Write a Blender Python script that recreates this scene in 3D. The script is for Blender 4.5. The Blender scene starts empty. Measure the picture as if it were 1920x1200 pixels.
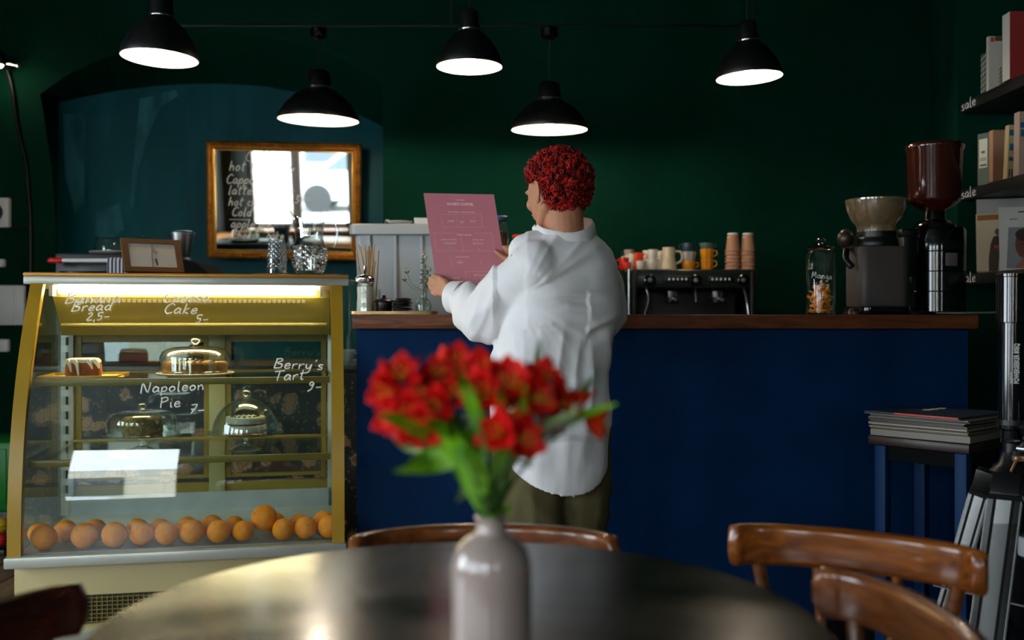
import bpy, bmesh, math, random
from math import pi, sin, cos, radians as R
from mathutils import Vector as V, Matrix, noise, Euler
C = bpy.context.scene.collection
SC = bpy.context.scene
# ------------------------------------------------------------------ camera, world, light, exposure
F, HY, CZ = 1867.0, 592.0, 1.12
cam = bpy.data.cameras.new('camera'); cam.lens = 35.0; cam.sensor_width = 36.0
cam.shift_y = -8/1920.0; cam.clip_start = .05
cam.dof.use_dof = True; cam.dof.focus_distance = 3.0; cam.dof.aperture_fstop = 2.4
co = bpy.data.objects.new('camera', cam); C.objects.link(co)
co.location = (0, 0, CZ); co.rotation_euler = (R(90), 0, 0)
SC.camera = co
SC.view_settings.view_transform = 'Standard'; SC.view_settings.look = 'None'
SC.view_settings.gamma = 1.0; SC.view_settings.use_curve_mapping = False
SC.view_settings.exposure = 0.35
wd = bpy.data.worlds.new('sky'); SC.world = wd; wd.use_nodes = True
nt = wd.node_tree; bg = nt.nodes['Background']
bg.inputs[0].default_value = (.90, .95, 1.0, 1); bg.inputs[1].default_value = 12.0
sl = bpy.data.lights.new('sun', 'SUN'); sl.energy = 22; sl.color = (1, .95, .88); sl.angle = .01
so = bpy.data.objects.new('sun', sl); C.objects.link(so); so.rotation_euler = (R(-20), 0, R(12))
SC.cycles.max_bounces = 10; SC.cycles.transparent_max_bounces = 24; SC.cycles.glossy_bounces = 5
SC.cycles.transmission_bounces = 10; SC.cycles.sample_clamp_indirect = 6; SC.cycles.sample_clamp_direct = 0
SC.cycles.caustics_reflective = False; SC.cycles.caustics_refractive = False
SC.cycles.use_denoising = True
def portal(x, y, z, sx, sz, rot):
    l = bpy.data.lights.new('window_portal', 'AREA'); l.shape = 'RECTANGLE'; l.size = sx; l.size_y = sz
    l.cycles.is_portal = True
    o = bpy.data.objects.new('window_portal', l); C.objects.link(o); o.location = (x, y, z); o.rotation_euler = rot

def W(px, py, Y): return V(((px-960)*Y/F, Y, CZ-(py-HY)*Y/F))
def PX(px, Y): return (px-960)*Y/F
def PZ(py, Y): return CZ-(py-HY)*Y/F

# ------------------------------------------------------------------ materials
def lin(c):
    def f(v):
        v /= 255.0
        return v/12.92 if v <= .04045 else ((v+.055)/1.055)**2.4
    return (f(c[0]), f(c[1]), f(c[2]), 1)
MATS = {}
def mat(name, col, rough=.5, metal=0, spec=.5, noise_amt=0, nscale=20, bump=0, bscale=80, emit=None, estr=0, coat=0, trans=0, ior=1.45, col2=None, stretch=(1, 1, 1), sss=0, sheen=0, rvar=0, detail=4, ramp=(.35, .65), nobj=True):
    if name in MATS: return MATS[name]
    m = bpy.data.materials.new(name); m.use_nodes = True; MATS[name] = m
    n = m.node_tree.nodes; L = m.node_tree.links; b = n['Principled BSDF']
    c = lin(col); b.inputs['Base Color'].default_value = c
    b.inputs['Roughness'].default_value = rough; b.inputs['Metallic'].default_value = metal
    b.inputs['Specular IOR Level'].default_value = spec; b.inputs['IOR'].default_value = ior
    b.inputs['Coat Weight'].default_value = coat; b.inputs['Coat Roughness'].default_value = .08
    b.inputs['Transmission Weight'].default_value = trans
    if sss: b.inputs['Subsurface Weight'].default_value = sss; b.inputs['Subsurface Radius'].default_value = (.01, .005, .003)
    if sheen: b.inputs['Sheen Weight'].default_value = sheen
    if emit: b.inputs['Emission Color'].default_value = lin(emit); b.inputs['Emission Strength'].default_value = estr
    tc = n.new('ShaderNodeTexCoord'); mp = n.new('ShaderNodeMapping'); mp.inputs['Scale'].default_value = stretch
    L.new(tc.outputs['Object'], mp.inputs[0])
    if noise_amt or col2 or rvar:
        t = n.new('ShaderNodeTexNoise'); t.inputs['Scale'].default_value = nscale; t.inputs['Detail'].default_value = detail
        L.new(mp.outputs[0], t.inputs[0])
        r = n.new('ShaderNodeValToRGB'); L.new(t.outputs[0], r.inputs[0])
        r.color_ramp.elements[0].position = ramp[0]; r.color_ramp.elements[1].position = ramp[1]
        if col2: r.color_ramp.elements[0].color = c; r.color_ramp.elements[1].color = lin(col2)
        else:
            k = 1-noise_amt
            r.color_ramp.elements[0].color = (c[0]*k, c[1]*k, c[2]*k, 1); r.color_ramp.elements[1].color = c
        if noise_amt or col2: L.new(r.outputs[0], b.inputs['Base Color'])
        if rvar:
            mr = n.new('ShaderNodeMapRange'); L.new(t.outputs[0], mr.inputs[0])
            mr.inputs[1].default_value = .3; mr.inputs[2].default_value = .7
            mr.inputs[3].default_value = rough-rvar; mr.inputs[4].default_value = rough+rvar
            L.new(mr.outputs[0], b.inputs['Roughness'])
    if bump:
        t2 = n.new('ShaderNodeTexNoise'); t2.inputs['Scale'].default_value = bscale; t2.inputs['Detail'].default_value = 3
        L.new(mp.outputs[0], t2.inputs[0])
        bp = n.new('ShaderNodeBump'); bp.inputs['Strength'].default_value = bump; bp.inputs['Distance'].default_value = .01
        L.new(t2.outputs[0], bp.inputs['Height']); L.new(bp.outputs[0], b.inputs['Normal'])
    return m
def wood(name, c1, c2, rough=.35, axis=0, coat=0, scale=1.0):
    if name in MATS: return MATS[name]
    m = mat(name, c1, rough, coat=coat); n = m.node_tree.nodes; L = m.node_tree.links; b = n['Principled BSDF']
    tc = n.new('ShaderNodeTexCoord'); mp = n.new('ShaderNodeMapping')
    s = [14*scale]*3; s[axis] = 1.6*scale; mp.inputs['Scale'].default_value = s; L.new(tc.outputs['Object'], mp.inputs[0])
    t = n.new('ShaderNodeTexNoise'); t.inputs['Scale'].default_value = 4; t.inputs['Detail'].default_value = 8; t.inputs['Distortion'].default_value = .8
    L.new(mp.outputs[0], t.inputs[0]); r = n.new('ShaderNodeValToRGB'); L.new(t.outputs[0], r.inputs[0])
    r.color_ramp.elements[0].position = .3; r.color_ramp.elements[1].position = .7
    r.color_ramp.elements[0].color = lin(c1); r.color_ramp.elements[1].color = lin(c2); L.new(r.outputs[0], b.inputs['Base Color'])
    bp = n.new('ShaderNodeBump'); bp.inputs['Strength'].default_value = .15; bp.inputs['Distance'].default_value = .003
    L.new(t.outputs[0], bp.inputs['Height']); L.new(bp.outputs[0], b.inputs['Normal'])
    return m
def thin_glass(name, tint=(250, 255, 253), refl=1.0, rough=0.0, base=.04, bump=0, diff=None, dfac=.4):
    if name in MATS: return MATS[name]
    m = bpy.data.materials.new(name); m.use_nodes = True; MATS[name] = m
    n = m.node_tree.nodes; L = m.node_tree.links; n.remove(n['Principled BSDF'])
    tr = n.new('ShaderNodeBsdfTransparent'); tr.inputs[0].default_value = lin(tint)
    gl = n.new('ShaderNodeBsdfGlossy'); gl.inputs['Roughness'].default_value = rough
    lw = n.new('ShaderNodeLayerWeight'); lw.inputs[0].default_value = .5
    p = n.new('ShaderNodeMath'); p.operation = 'POWER'; p.inputs[1].default_value = 3.5; L.new(lw.outputs['Facing'], p.inputs[0])
    ml = n.new('ShaderNodeMath'); ml.operation = 'MULTIPLY_ADD'; ml.inputs[1].default_value = .8*refl; ml.inputs[2].default_value = base*refl
    ml.use_clamp = True; L.new(p.outputs[0], ml.inputs[0])
    mx = n.new('ShaderNodeMixShader'); L.new(ml.outputs[0], mx.inputs[0]); L.new(tr.outputs[0], mx.inputs[1]); L.new(gl.outputs[0], mx.inputs[2])
    out_ = mx.outputs[0]
    if diff:
        df = n.new('ShaderNodeBsdfDiffuse'); df.inputs[0].default_value = lin(diff); m2 = n.new('ShaderNodeMixShader'); m2.inputs[0].default_value = dfac; L.new(out_, m2.inputs[1]); L.new(df.outputs[0], m2.inputs[2]); out_ = m2.outputs[0]
    L.new(out_, n['Material Output'].inputs[0])
    return m

# ------------------------------------------------------------------ mesh builder
class G:
    def __init__(s): s.bm = bmesh.new(); s.mi = 0
    def _f(s, vs):
        try: f = s.bm.faces.new(vs); f.material_index = s.mi; return f
        except ValueError: return None
    def box(s, c, d, bev=0, M=None, seg=2):
        t = bmesh.new(); bmesh.ops.create_cube(t, size=1)
        for v in t.verts: v.co = V((v.co.x*d[0], v.co.y*d[1], v.co.z*d[2]))
        if bev: bmesh.ops.bevel(t, geom=t.edges[:], offset=bev, segments=seg, affect='EDGES', profile=.5)
        T = Matrix.Translation(V(c)) @ (M if M else Matrix())
        return s.merge(t, T)
    def merge(s, t, T=Matrix()):
        mp = {}
        for v in t.verts: mp[v] = s.bm.verts.new(T @ v.co)
        for f in t.faces: s._f([mp[v] for v in f.verts])
        t.free(); return s
    def lathe(s, prof, n=32, T=None, a0=0, a1=2*pi, mod=None):
        T = T or Matrix(); full = abs(a1-a0-2*pi) < 1e-6; k = n if full else n+1; rings = []
        for (r, z) in prof:
            if r < 1e-6: rings.append([s.bm.verts.new(T @ V((0, 0, z)))]); continue
            ring = []
            for i in range(k):
                a = a0+(a1-a0)*i/n; rr = r*(mod(a, z) if mod else 1)
                ring.append(s.bm.verts.new(T @ V((rr*cos(a), rr*sin(a), z))))
            rings.append(ring)
        for A, B in zip(rings, rings[1:]):
            for i in range(n):
                j = (i+1) % k if full else i+1
                if len(A) == 1 and len(B) == 1: continue
                if len(A) == 1: s._f([A[0], B[j], B[i]])
                elif len(B) == 1: s._f([A[i], A[j], B[0]])
                else: s._f([A[i], A[j], B[j], B[i]])
        return s
    def loft(s, rings, cap=True, closed=True):
        R_ = [[s.bm.verts.new(p) for p in r] for r in rings]; n = len(R_[0])
        for A, B in zip(R_, R_[1:]):
            for i in range(n if closed else n-1):
                j = (i+1) % n; s._f([A[i], A[j], B[j], B[i]])
        if cap and closed: s._f(R_[0][::-1]); s._f(R_[-1])
        return s
    def sweep(s, pts, sec, cap=True, up=V((0, 0, 1)), closed=False):
        """sec: list of (a,b) or fn(t)->list ; a along side, b along up'"""
        pts = [V(p) for p in pts]; rings = []; n = len(pts); prev = None
        for i, p in enumerate(pts):
            if closed: t = (pts[(i+1) % n]-pts[i-1])
            else: t = (pts[min(i+1, n-1)]-pts[max(i-1, 0)])
            t.normalize()
            if up is not None:
                sd = t.cross(up)
                if sd.length < 1e-4: sd = prev or V((1, 0, 0))
                sd.normalize()
            else:
                sd = prev - t*prev.dot(t) if prev else t.orthogonal()
                sd.normalize()
            prev = sd.copy(); u = sd.cross(t)
            S = sec(i/(n-1)) if callable(sec) else sec
            rings.append([p+sd*a+u*b for a, b in S])
        if closed: rings.append(rings[0])
        if closed:
            R_ = [[s.bm.verts.new(p) for p in r] for r in rings[:-1]]; R_.append(R_[0]); m = len(R_[0])
            for A, B in zip(R_, R_[1:]):
                for i in range(m): s._f([A[i], A[(i+1) % m], B[(i+1) % m], B[i]])
            return s
        return s.loft(rings, cap)
    def tube(s, pts, r, n=8, cap=True, up=None):
        def sec(t):
            rr = r(t) if callable(r) else r
            return [(rr*cos(2*pi*k/n), rr*sin(2*pi*k/n)) for k in range(n)]
        return s.sweep(pts, sec, cap, up=up)
    def caps(s, a, b, r1, r2, n=14, m=4):
        a = V(a); b = V(b); d = b-a; L = d.length or 1e-5; q = d.to_track_quat('Z', 'Y').to_matrix().to_4x4()
        pr = [(r1*sin(pi/2*k/m), -r1*cos(pi/2*k/m)) for k in range(m+1)] + [(r2*cos(pi/2*k/m), L+r2*sin(pi/2*k/m)) for k in range(m+1)]
        pr[0] = (0, -r1); pr[-1] = (0, L+r2)
        return s.lathe(pr, n, Matrix.Translation(a) @ q)
    def chain(s, pts, rs, n=12):
        for i in range(len(pts)-1): s.caps(pts[i], pts[i+1], rs[i], rs[i+1], n)
        return s
    def sph(s, c, r, M=None, n=20):
        if not hasattr(r, '__len__'): r = (r, r, r)
        T = Matrix.Translation(V(c)) @ (M if M else Matrix()) @ Matrix.Diagonal((r[0], r[1], r[2], 1))
        m = n//2; pr = [(sin(pi*k/m), -cos(pi*k/m)) for k in range(m+1)]; pr[0] = (0, -1); pr[-1] = (0, 1)
        return s.lathe(pr, n, T)
    def prism(s, poly, h0, h1, T=None):
        T = T or Matrix()
        a = [T @ V((x, y, h0)) for x, y in poly]; b = [T @ V((x, y, h1)) for x, y in poly]
        return s.loft([a, b])
    def poly(s, pts): s._f([s.bm.verts.new(V(p)) for p in pts]); return s
    def build(s, name, m, parent=None, smooth=38, loc=None, rot=None):
        bmesh.ops.recalc_face_normals(s.bm, faces=s.bm.faces[:])
        me = bpy.data.meshes.new(name); s.bm.to_mesh(me); s.bm.free()
        for q in (m if isinstance(m, (list, tuple)) else [m]): me.materials.append(q)
        if smooth: me.shade_smooth(); me.set_sharp_from_angle(angle=R(smooth))
        o = bpy.data.objects.new(name, me); C.objects.link(o)
        if parent: o.parent = parent
        if loc is not None: o.location = loc
        if rot is not None: o.rotation_euler = rot
        return o
def thing(name, label, cat, loc=(0, 0, 0), rz=0, group=None, rot=None):
    o = bpy.data.objects.new(name, None); C.objects.link(o); o.empty_display_size = .05
    o.location = loc; o.rotation_euler = rot if rot else (0, 0, rz); o['label'] = label; o['category'] = cat
    if group: o['group'] = group
    return o
def tag(o, label, cat, group=None):
    o['label'] = label; o['category'] = cat
    if group: o['group'] = group
    return o
def struct(o): o['kind'] = 'structure'; return o
def dup(root, loc, rz=0, label=None, group=None, rot=None, scale=None):
    def cp(o, par):
        c = o.copy(); C.objects.link(c)
        if par: c.parent = par
        for ch in list(o.children): cp(ch, c)
        return c
    r = cp(root, None); r.location = loc; r.rotation_euler = rot if rot else (0, 0, rz)
    if label: r['label'] = label
    if group: r['group'] = group
    if scale: r.scale = scale
    return r
def crom(pts, k=6):
    P = [V(p) for p in pts]
    if len(P) < 3: return P
    o = []
    for i in range(len(P)-1):
        a, b, c, d = P[max(i-1, 0)], P[i], P[i+1], P[min(i+2, len(P)-1)]
        for j in range(k):
            t = j/k
            o.append(.5*((2*b)+(c-a)*t+(2*a-5*b+4*c-d)*t*t+(3*b-a-3*c+d)*t**3))
    o.append(P[-1]); return o
def rrect(w, h, r, n=3):
    o = []
    for cx, cy, a in ((w/2-r, h/2-r, 0), (-w/2+r, h/2-r, 90), (-w/2+r, -h/2+r, 180), (w/2-r, -h/2+r, 270)):
        for k in range(n+1):
            t = R(a+90*k/n); o.append((cx+r*cos(t), cy+r*sin(t)))
    return o
def bake(o, voxel=None, smooth_it=0, subsurf=0, dec=None):
    if voxel:
        md = o.modifiers.new('r', 'REMESH'); md.mode = 'VOXEL'; md.voxel_size = voxel
    if smooth_it:
        md = o.modifiers.new('s', 'SMOOTH'); md.iterations = smooth_it; md.factor = .5
    if subsurf:
        md = o.modifiers.new('u', 'SUBSURF'); md.levels = subsurf; md.render_levels = subsurf
    if dec:
        md = o.modifiers.new('d', 'DECIMATE'); md.ratio = dec
    dg = bpy.context.evaluated_depsgraph_get(); me = bpy.data.meshes.new_from_object(o.evaluated_get(dg)); old = o.data
    o.modifiers.clear(); ms = list(old.materials); o.data = me
    if not me.materials:
        for q in ms: me.materials.append(q)
    me.shade_smooth(); return o
# single-stroke hand lettering
GL = {
'B': (.6, [[(0, 0), (.05, 1)], [(-.05, .95), (.35, 1), (.45, .78), (.1, .55), (.5, .4), (.45, .08), (0, 0)]]),
'C': (.6, [[(.6, .85), (.35, 1), (.08, .65), (.08, .25), (.3, 0), (.6, .12)]]),
'N': (.75, [[(0, -.05), (.12, .95), (.5, .05), (.68, 1.05)]]),
'P': (.55, [[(.05, -.05), (.1, 1)], [(0, .9), (.4, 1), (.5, .7), (.1, .48)]]),
'T': (.6, [[(-.1, .95), (.65, 1)], [(.3, .98), (.22, 0)]]),
'M': (.8, [[(0, 0), (.15, 1), (.35, .3), (.6, 1), (.72, 0)]]),
'a': (.52, [[(.42, .45), (.2, .55), (.03, .25), (.15, .02), (.38, .2), (.44, .48), (.42, .1), (.54, .02)]]),
'b': (.48, [[(.05, 1), (.05, .05), (.3, .0), (.42, .3), (.25, .5), (.06, .3)]]),
'c': (.42, [[(.38, .45), (.2, .52), (.05, .25), (.18, .02), (.42, .1)]]),
'd': (.5, [[(.4, .4), (.2, .52), (.03, .25), (.18, .02), (.38, .2), (.48, 1), (.42, .1), (.52, .03)]]),
'e': (.45, [[(.06, .25), (.38, .32), (.3, .52), (.1, .45), (.05, .15), (.2, .0), (.45, .1)]]),
'f': (.4, [[(.42, .9), (.28, 1), (.18, .7), (.15, -.2)], [(0, .5), (.38, .52)]]),
'g': (.5, [[(.4, .42), (.2, .52), (.04, .25), (.2, .05), (.4, .25), (.42, -.2), (.2, -.42), (.02, -.25)]]),
'h': (.5, [[(.05, 1), (.05, 0)], [(.05, .3), (.25, .52), (.38, .35), (.4, 0)]]),
'i': (.22, [[(.08, .5), (.1, .05), (.2, .02)], [(.1, .72), (.12, .76)]]),
'k': (.45, [[(.06, 1), (.04, 0)], [(.38, .55), (.06, .25), (.42, 0)]]),
'l': (.25, [[(.1, 1), (.08, .05), (.22, .02)]]),
'm': (.7, [[(.03, .5), (.05, 0)], [(.05, .3), (.2, .5), (.3, .35), (.32, 0)], [(.32, .3), (.48, .5), (.6, .35), (.62, 0)]]),
'n': (.5, [[(.03, .5), (.06, 0)], [(.06, .3), (.25, .52), (.38, .35), (.4, 0)]]),
'o': (.48, [[(.22, .52), (.04, .3), (.15, .02), (.4, .15), (.38, .42), (.2, .52)]]),
'p': (.48, [[(.06, .5), (.02, -.4)], [(.06, .35), (.25, .54), (.42, .35), (.3, .05), (.05, .1)]]),
'r': (.38, [[(.04, .5), (.06, 0)], [(.06, .28), (.2, .5), (.38, .48)]]),
's': (.4, [[(.36, .48), (.12, .48), (.1, .32), (.34, .2), (.28, .02), (.02, .04)]]),
't': (.4, [[(.18, .95), (.14, .1), (.32, .02)], [(0, .62), (.38, .66)]]),
'u': (.5, [[(.05, .5), (.05, .12), (.22, 0), (.4, .2), (.42, .5), (.42, .02)]]),
'w': (.65, [[(.02, .5), (.12, .02), (.28, .4), (.42, .02), (.58, .5)]]),
'x': (.45, [[(.02, .5), (.4, 0)], [(.4, .5), (.02, 0)]]),
'y': (.48, [[(.04, .5), (.08, .15), (.3, .12), (.42, .5), (.36, -.25), (.12, -.4)]]),
"'": (.2, [[(.1, 1), (.06, .8)]]), ',': (.2, [[(.12, .08), (.04, -.2)]]), '.': (.2, [[(.06, .02), (.1, .04)]]),
'-': (.55, [[(.05, .35), (.5, .4)]]), '1': (.35, [[(.02, .7), (.2, 1), (.18, 0)]]), '+': (.5, [[(.05, .45), (.45, .45)], [(.25, .65), (.25, .22)]]),
'2': (.5, [[(.04, .8), (.25, 1), (.4, .75), (.02, .02), (.5, .05)]]),
'3': (.5, [[(.04, .92), (.35, .95), (.15, .58), (.42, .35), (.25, .02), (0, .1)]]),
'5': (.5, [[(.5, .98), (.12, .95), (.1, .55), (.4, .5), (.35, .08), (.02, .02)]]),
'7': (.5, [[(.02, .95), (.48, .98), (.18, 0)], [(.08, .5), (.42, .52)]]),
'9': (.5, [[(.42, .8), (.22, 1), (.06, .75), (.25, .58), (.42, .85), (.32, .2), (.05, -.1)]]),
'0': (.5, [[(.25, 1), (.05, .5), (.22, 0), (.45, .5), (.25, 1)]]),
'*': (.5, [[(.05, .55), (.45, .1)], [(.45, .55), (.05, .1)]]),
}
def hand(g, txt, fn, size, r, x0=0, y0=0, shear=.15, sp=.12):
    """draws txt as thin tubes; fn(x,y)->3D point"""
    x = x0
    for ch in txt:
        if ch == ' ': x += .4*size; continue
        w, st = GL[ch]
        for s_ in st:
            P = crom([V((p[0], p[1], 0)) for p in s_], 5)
            g.tube([fn(x+(p.x+shear*p.y)*size, y0+p.y*size) for p in P], r, 5, up=None)
        x += (w+sp)*size
    return x
def flat_text(txt, size, T, name, m, parent, depth=.0004, bold=0, align='CENTER', space=1.0, sx=1.0):
    cu = bpy.data.curves.new('t', 'FONT'); cu.body = txt; cu.size = size; cu.align_x = align; cu.extrude = depth; cu.offset = bold; cu.space_character = space; cu.resolution_u = 2
    o = bpy.data.objects.new('t', cu); C.objects.link(o)
    me = bpy.data.meshes.new_from_object(o.evaluated_get(bpy.context.evaluated_depsgraph_get()))
    bpy.data.objects.remove(o); me.transform(T @ Matrix.Diagonal((sx, 1, 1, 1))); me.materials.append(m)
    ob = bpy.data.objects.new(name, me); C.objects.link(ob); ob.parent = parent; return ob
def join_text(lines, name, m, parent):
    """lines: (txt,size,T,kw)"""
    bm = bmesh.new()
    for txt, size, T, kw in lines:
        o = flat_text(txt, size, T, 't', m, None, **kw); bm.from_mesh(o.data); bpy.data.objects.remove(o)
    me = bpy.data.meshes.new(name); bm.to_mesh(me); bm.free(); me.materials.append(m)
    ob = bpy.data.objects.new(name, me); C.objects.link(ob); ob.parent = parent; return ob
random.seed(7)
# common materials
M_black = mat('black_plastic', (14, 14, 15), .35)
M_blackgl = mat('black_gloss', (8, 8, 10), .12, coat=.6)
M_blackmt = mat('black_enamel', (9, 10, 10), .42)
M_chrome = mat('chrome', (215, 215, 215), .15, 1)
M_steel = mat('steel', (160, 165, 168), .3, 1)
M_white = mat('white_plastic', (205, 208, 210), .4)
M_tg = thin_glass('clear_glass')
M_glass = thin_glass('cut_glass', (248, 252, 252), 1.0, rough=.04, base=.22)
M_dome = thin_glass('dome_glass', (250, 254, 252), 1.1, base=.085)
M_water = mat('water', (255, 255, 255), 0, trans=1, ior=1.33)
M_dark = mat('dark_wood', (40, 24, 16), .4)
M_wtext = mat('white_marker', (240, 240, 232), .6)
# ------------------------------------------------------------------ the setting
M_green = mat('green_wall_paint', (0, 39, 27), .75, spec=.07, col2=(0, 47, 34), nscale=1.6, bump=.25, bscale=9, detail=6)
M_teal = mat('teal_niche_paint', (0, 72, 80), .5, spec=.15, col2=(6, 82, 90), nscale=2.2, bump=.2, bscale=7, stretch=(3, 3, .7), ramp=(.5, .66))
M_ceil = mat('dark_ceiling_paint', (6, 40, 30), .7, bump=.2, bscale=12)
M_greybeige = mat('front_wall_plaster', (60, 66, 60), .8, bump=.2, bscale=20)
BW, BY, TOPZ = 5.6, 5.85, 3.05
XL, XR, YF = -4.1, 2.25, -2.6
out = [(105, 430), (96, 320), (84, 230), (75, 176), (130, 138), (200, 107), (290, 77), (360, 63), (430, 60), (500, 68), (570, 84), (640, 112), (700, 142), (718, 158)]
inn = [(108, 430), (108, 320), (108, 250), (109, 192), (160, 181), (220, 170), (290, 161), (360, 157), (430, 157), (500, 162), (570, 176), (640, 200), (700, 228), (728, 243)]
O_ = [V((PX(a, BW), BW, PZ(b, BW))) for a, b in out]; I_ = [V((PX(a, BY), BY, PZ(b, BY))) for a, b in inn]
O_[-1].x = -.726; I_[-1].x = -.726
O_ = [V((O_[0].x, BW, 0))]+O_+[V((-.726, BW, 0))]; I_ = [V((I_[0].x, BY, 0))]+I_+[V((-.726, BY, 0))]
g = G()
top = TOPZ
xs0 = XL
g.poly([(XL, BW, 0), O_[0], O_[1], O_[2], O_[3], O_[4], (O_[4].x, BW, top), (XL, BW, top)])
for a, b in zip(O_[4:-1], O_[5:-1]): g.poly([a, b, (b.x, BW, top), (a.x, BW, top)])
g.poly([(-.726, BW, 0), (2.7, BW, 0), (2.7, BW, top), (-.726, BW, top)])
for (a, b), (c, d) in zip(zip(O_, O_[1:]), zip(I_, I_[1:])): g.poly([a, b, d, c])
struct(g.build('wall_back', M_green, smooth=0))
g = G(); g.poly([V((p.x, BY+.002, p.z)) for p in I_]); g.box((-1.8, BY+.06, 1.55), (3.6, .1, 3.3)); g.box(((XL+2.7)/2, BW+.55, 1.5), (2.7-XL+.4, .1, 3.4)); g.box((XL-.05, BW+.3, 1.5), (.1, .6, 3.4)); g.box((2.75, 4.9, 1.5), (.1, 1.5, 3.4)); g.box((-.7, BW+.3, TOPZ+.1), (7.2, .7, .1))  # unseen slabs added behind the niche and walls to block leaking daylight
struct(g.build('wall_niche', M_teal, smooth=0))
# pale brush marks on the niche wall (paint patches a millimetre proud)
M_patch = mat('worn_teal_patch', (44, 106, 116), .5, spec=.15, col2=(4, 74, 82), nscale=7, ramp=(.4, .62), stretch=(1, 1, .4))
for k, P in enumerate([[(118, 215), (150, 212), (160, 225), (158, 380), (140, 400), (122, 330)], [(262, 185), (330, 168), (334, 180), (300, 200), (275, 260), (258, 330), (248, 392), (243, 380)], [(180, 400), (225, 380), (232, 430), (200, 455), (178, 440)]]):
    g = G(); pp = [W(a, b, BY-.002) for a, b in P]; g.loft([pp, [p+V((0, -.0012, 0)) for p in pp]])
    o = g.build('paint_patch', M_patch, smooth=0); o.parent = bpy.data.objects['wall_niche']
# pier on the right with splayed side
g = G(); g.prism([(1.88, 4.2), (2.7, 4.2), (2.7, 5.62), (2.36, 5.62)], 0, TOPZ); struct(g.build('wall_pier', M_green, smooth=0))
g = G(); g.box((XR+.1, (YF+4.25)/2, TOPZ/2), (.2, 4.25-YF, TOPZ)); struct(g.build('wall_right', M_green, smooth=0))
# walls with window openings
def wall_open(name, m, o0, du, length, thick, wins):
    """o0 start point, du unit direction, wins: (u0,u1,z0,z1)"""
    du = V(du); nn = V((du.y, -du.x, 0)); g = G()
    def bx(u0, u1, z0, z1):
        if u1-u0 < 1e-3 or z1-z0 < 1e-3: return
        c = V(o0)+du*((u0+u1)/2)+V((0, 0, (z0+z1)/2)); g.box(c, (abs(du.x)*(u1-u0)+abs(nn.x)*thick, abs(du.y)*(u1-u0)+abs(nn.y)*thick, z1-z0))
    u = 0
    for (a, b, z0, z1) in wins: bx(u, a, 0, TOPZ); bx(a, b, 0, z0); bx(a, b, z1, TOPZ); u = b
    bx(u, length, 0, TOPZ)
    return struct(g.build(name, m, smooth=0))
wf = [(.42, 1.86, .62, 2.45), (2.52, 3.5, .5, 2.3), (4.95, 5.35, 1.0, 2.3)]  # last front opening is unseen, narrowed for thin highlights on the grinders
wall_open('wall_front', M_greybeige, (XL, YF, 0), (1, 0, 0), XR-XL, .2, wf)
wl = [(.5, 2.0, .6, 2.5), (3.0, 4.9, .6, 2.5)]
wall_open('wall_left', M_greybeige, (XL, YF, 0), (0, 1, 0), 8.3, .2, wl)
M_frame = mat('window_frame_paint', (92, 74, 60), .5)
M_pane = thin_glass('window_pane', (245, 250, 252), .8)
M_sill = wood('sill_wood', (150, 92, 44), (190, 124, 66), .4)
nw = 0
for (wins, o0, du) in ((wf, V((XL, YF, 0)), V((1, 0, 0))), (wl, V((XL, YF, 0)), V((0, 1, 0)))):
    ang = math.atan2(du.y, du.x)
    for (a, b, z0, z1) in wins:
        nw += 1; e = bpy.data.objects.new('window_%d' % nw, None); C.objects.link(e); struct(e)
        e.location = o0+du*((a+b)/2); e.rotation_euler = (0, 0, ang); w = b-a; h = z1-z0; g = G(); t = .06
        for x in (-w/2+t/2, w/2-t/2): g.box((x, 0, (z0+z1)/2), (t, .08, h))
        for z in (z0+t/2, z1-t/2): g.box((0, 0, z), (w, .08, t))
        if w > 1.2: g.box((-.06, 0, (z0+z1)/2), (.13, .08, h))
        g.build('window_frame', M_frame, e, 0)
        for x0, x1 in (((-w/2+t, -.125), (.005, w/2-t)) if w > 1.2 else ((-w/2+t, w/2-t),)):
            g = G(); g.box(((x0+x1)/2, 0, (z0+z1)/2), (x1-x0, .006, h-2*t)); g.build('pane', M_pane, e, 0)
        g = G(); ys = .16 if du.x > .5 else -.16
        g.box((0, ys, z0-.015), (w+.1, .4, .03), .006); g.build('window_sill', M_sill, e)
        if du.x > .5: portal(e.location.x, YF-.05, (z0+z1)/2, w, h, (R(90), 0, 0))
        else: portal(XL-.05, e.location.y, (z0+z1)/2, w, h, (R(90), 0, R(-90)))
# floor and planks
M_plank = wood('floor_plank_wood', (96, 72, 56), (134, 106, 84), .45, axis=1)
g = G(); g.box(((XL+2.7)/2, (YF+6)/2, -.06), (2.7-XL, 6-YF, .08)); fl = struct(g.build('floor', M_dark, smooth=0))
g = G(); g.box((0, 0, 0), (.145, 8.2, .02), .003, seg=1); pl = g.build('plank', M_plank, fl, loc=(XL+.075, 1.5, -.0105))
for i in range(1, 44):
    c = pl.copy(); C.objects.link(c); c.location = (XL+.075+.15*i, 1.5, -.0105-.001*random.random())
g = G(); g.box(((XL+2.7)/2, (YF+6)/2, TOPZ+.05), (2.7-XL+.2, 6-YF+.2, .1)); struct(g.build('ceiling', M_ceil, smooth=0))
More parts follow.
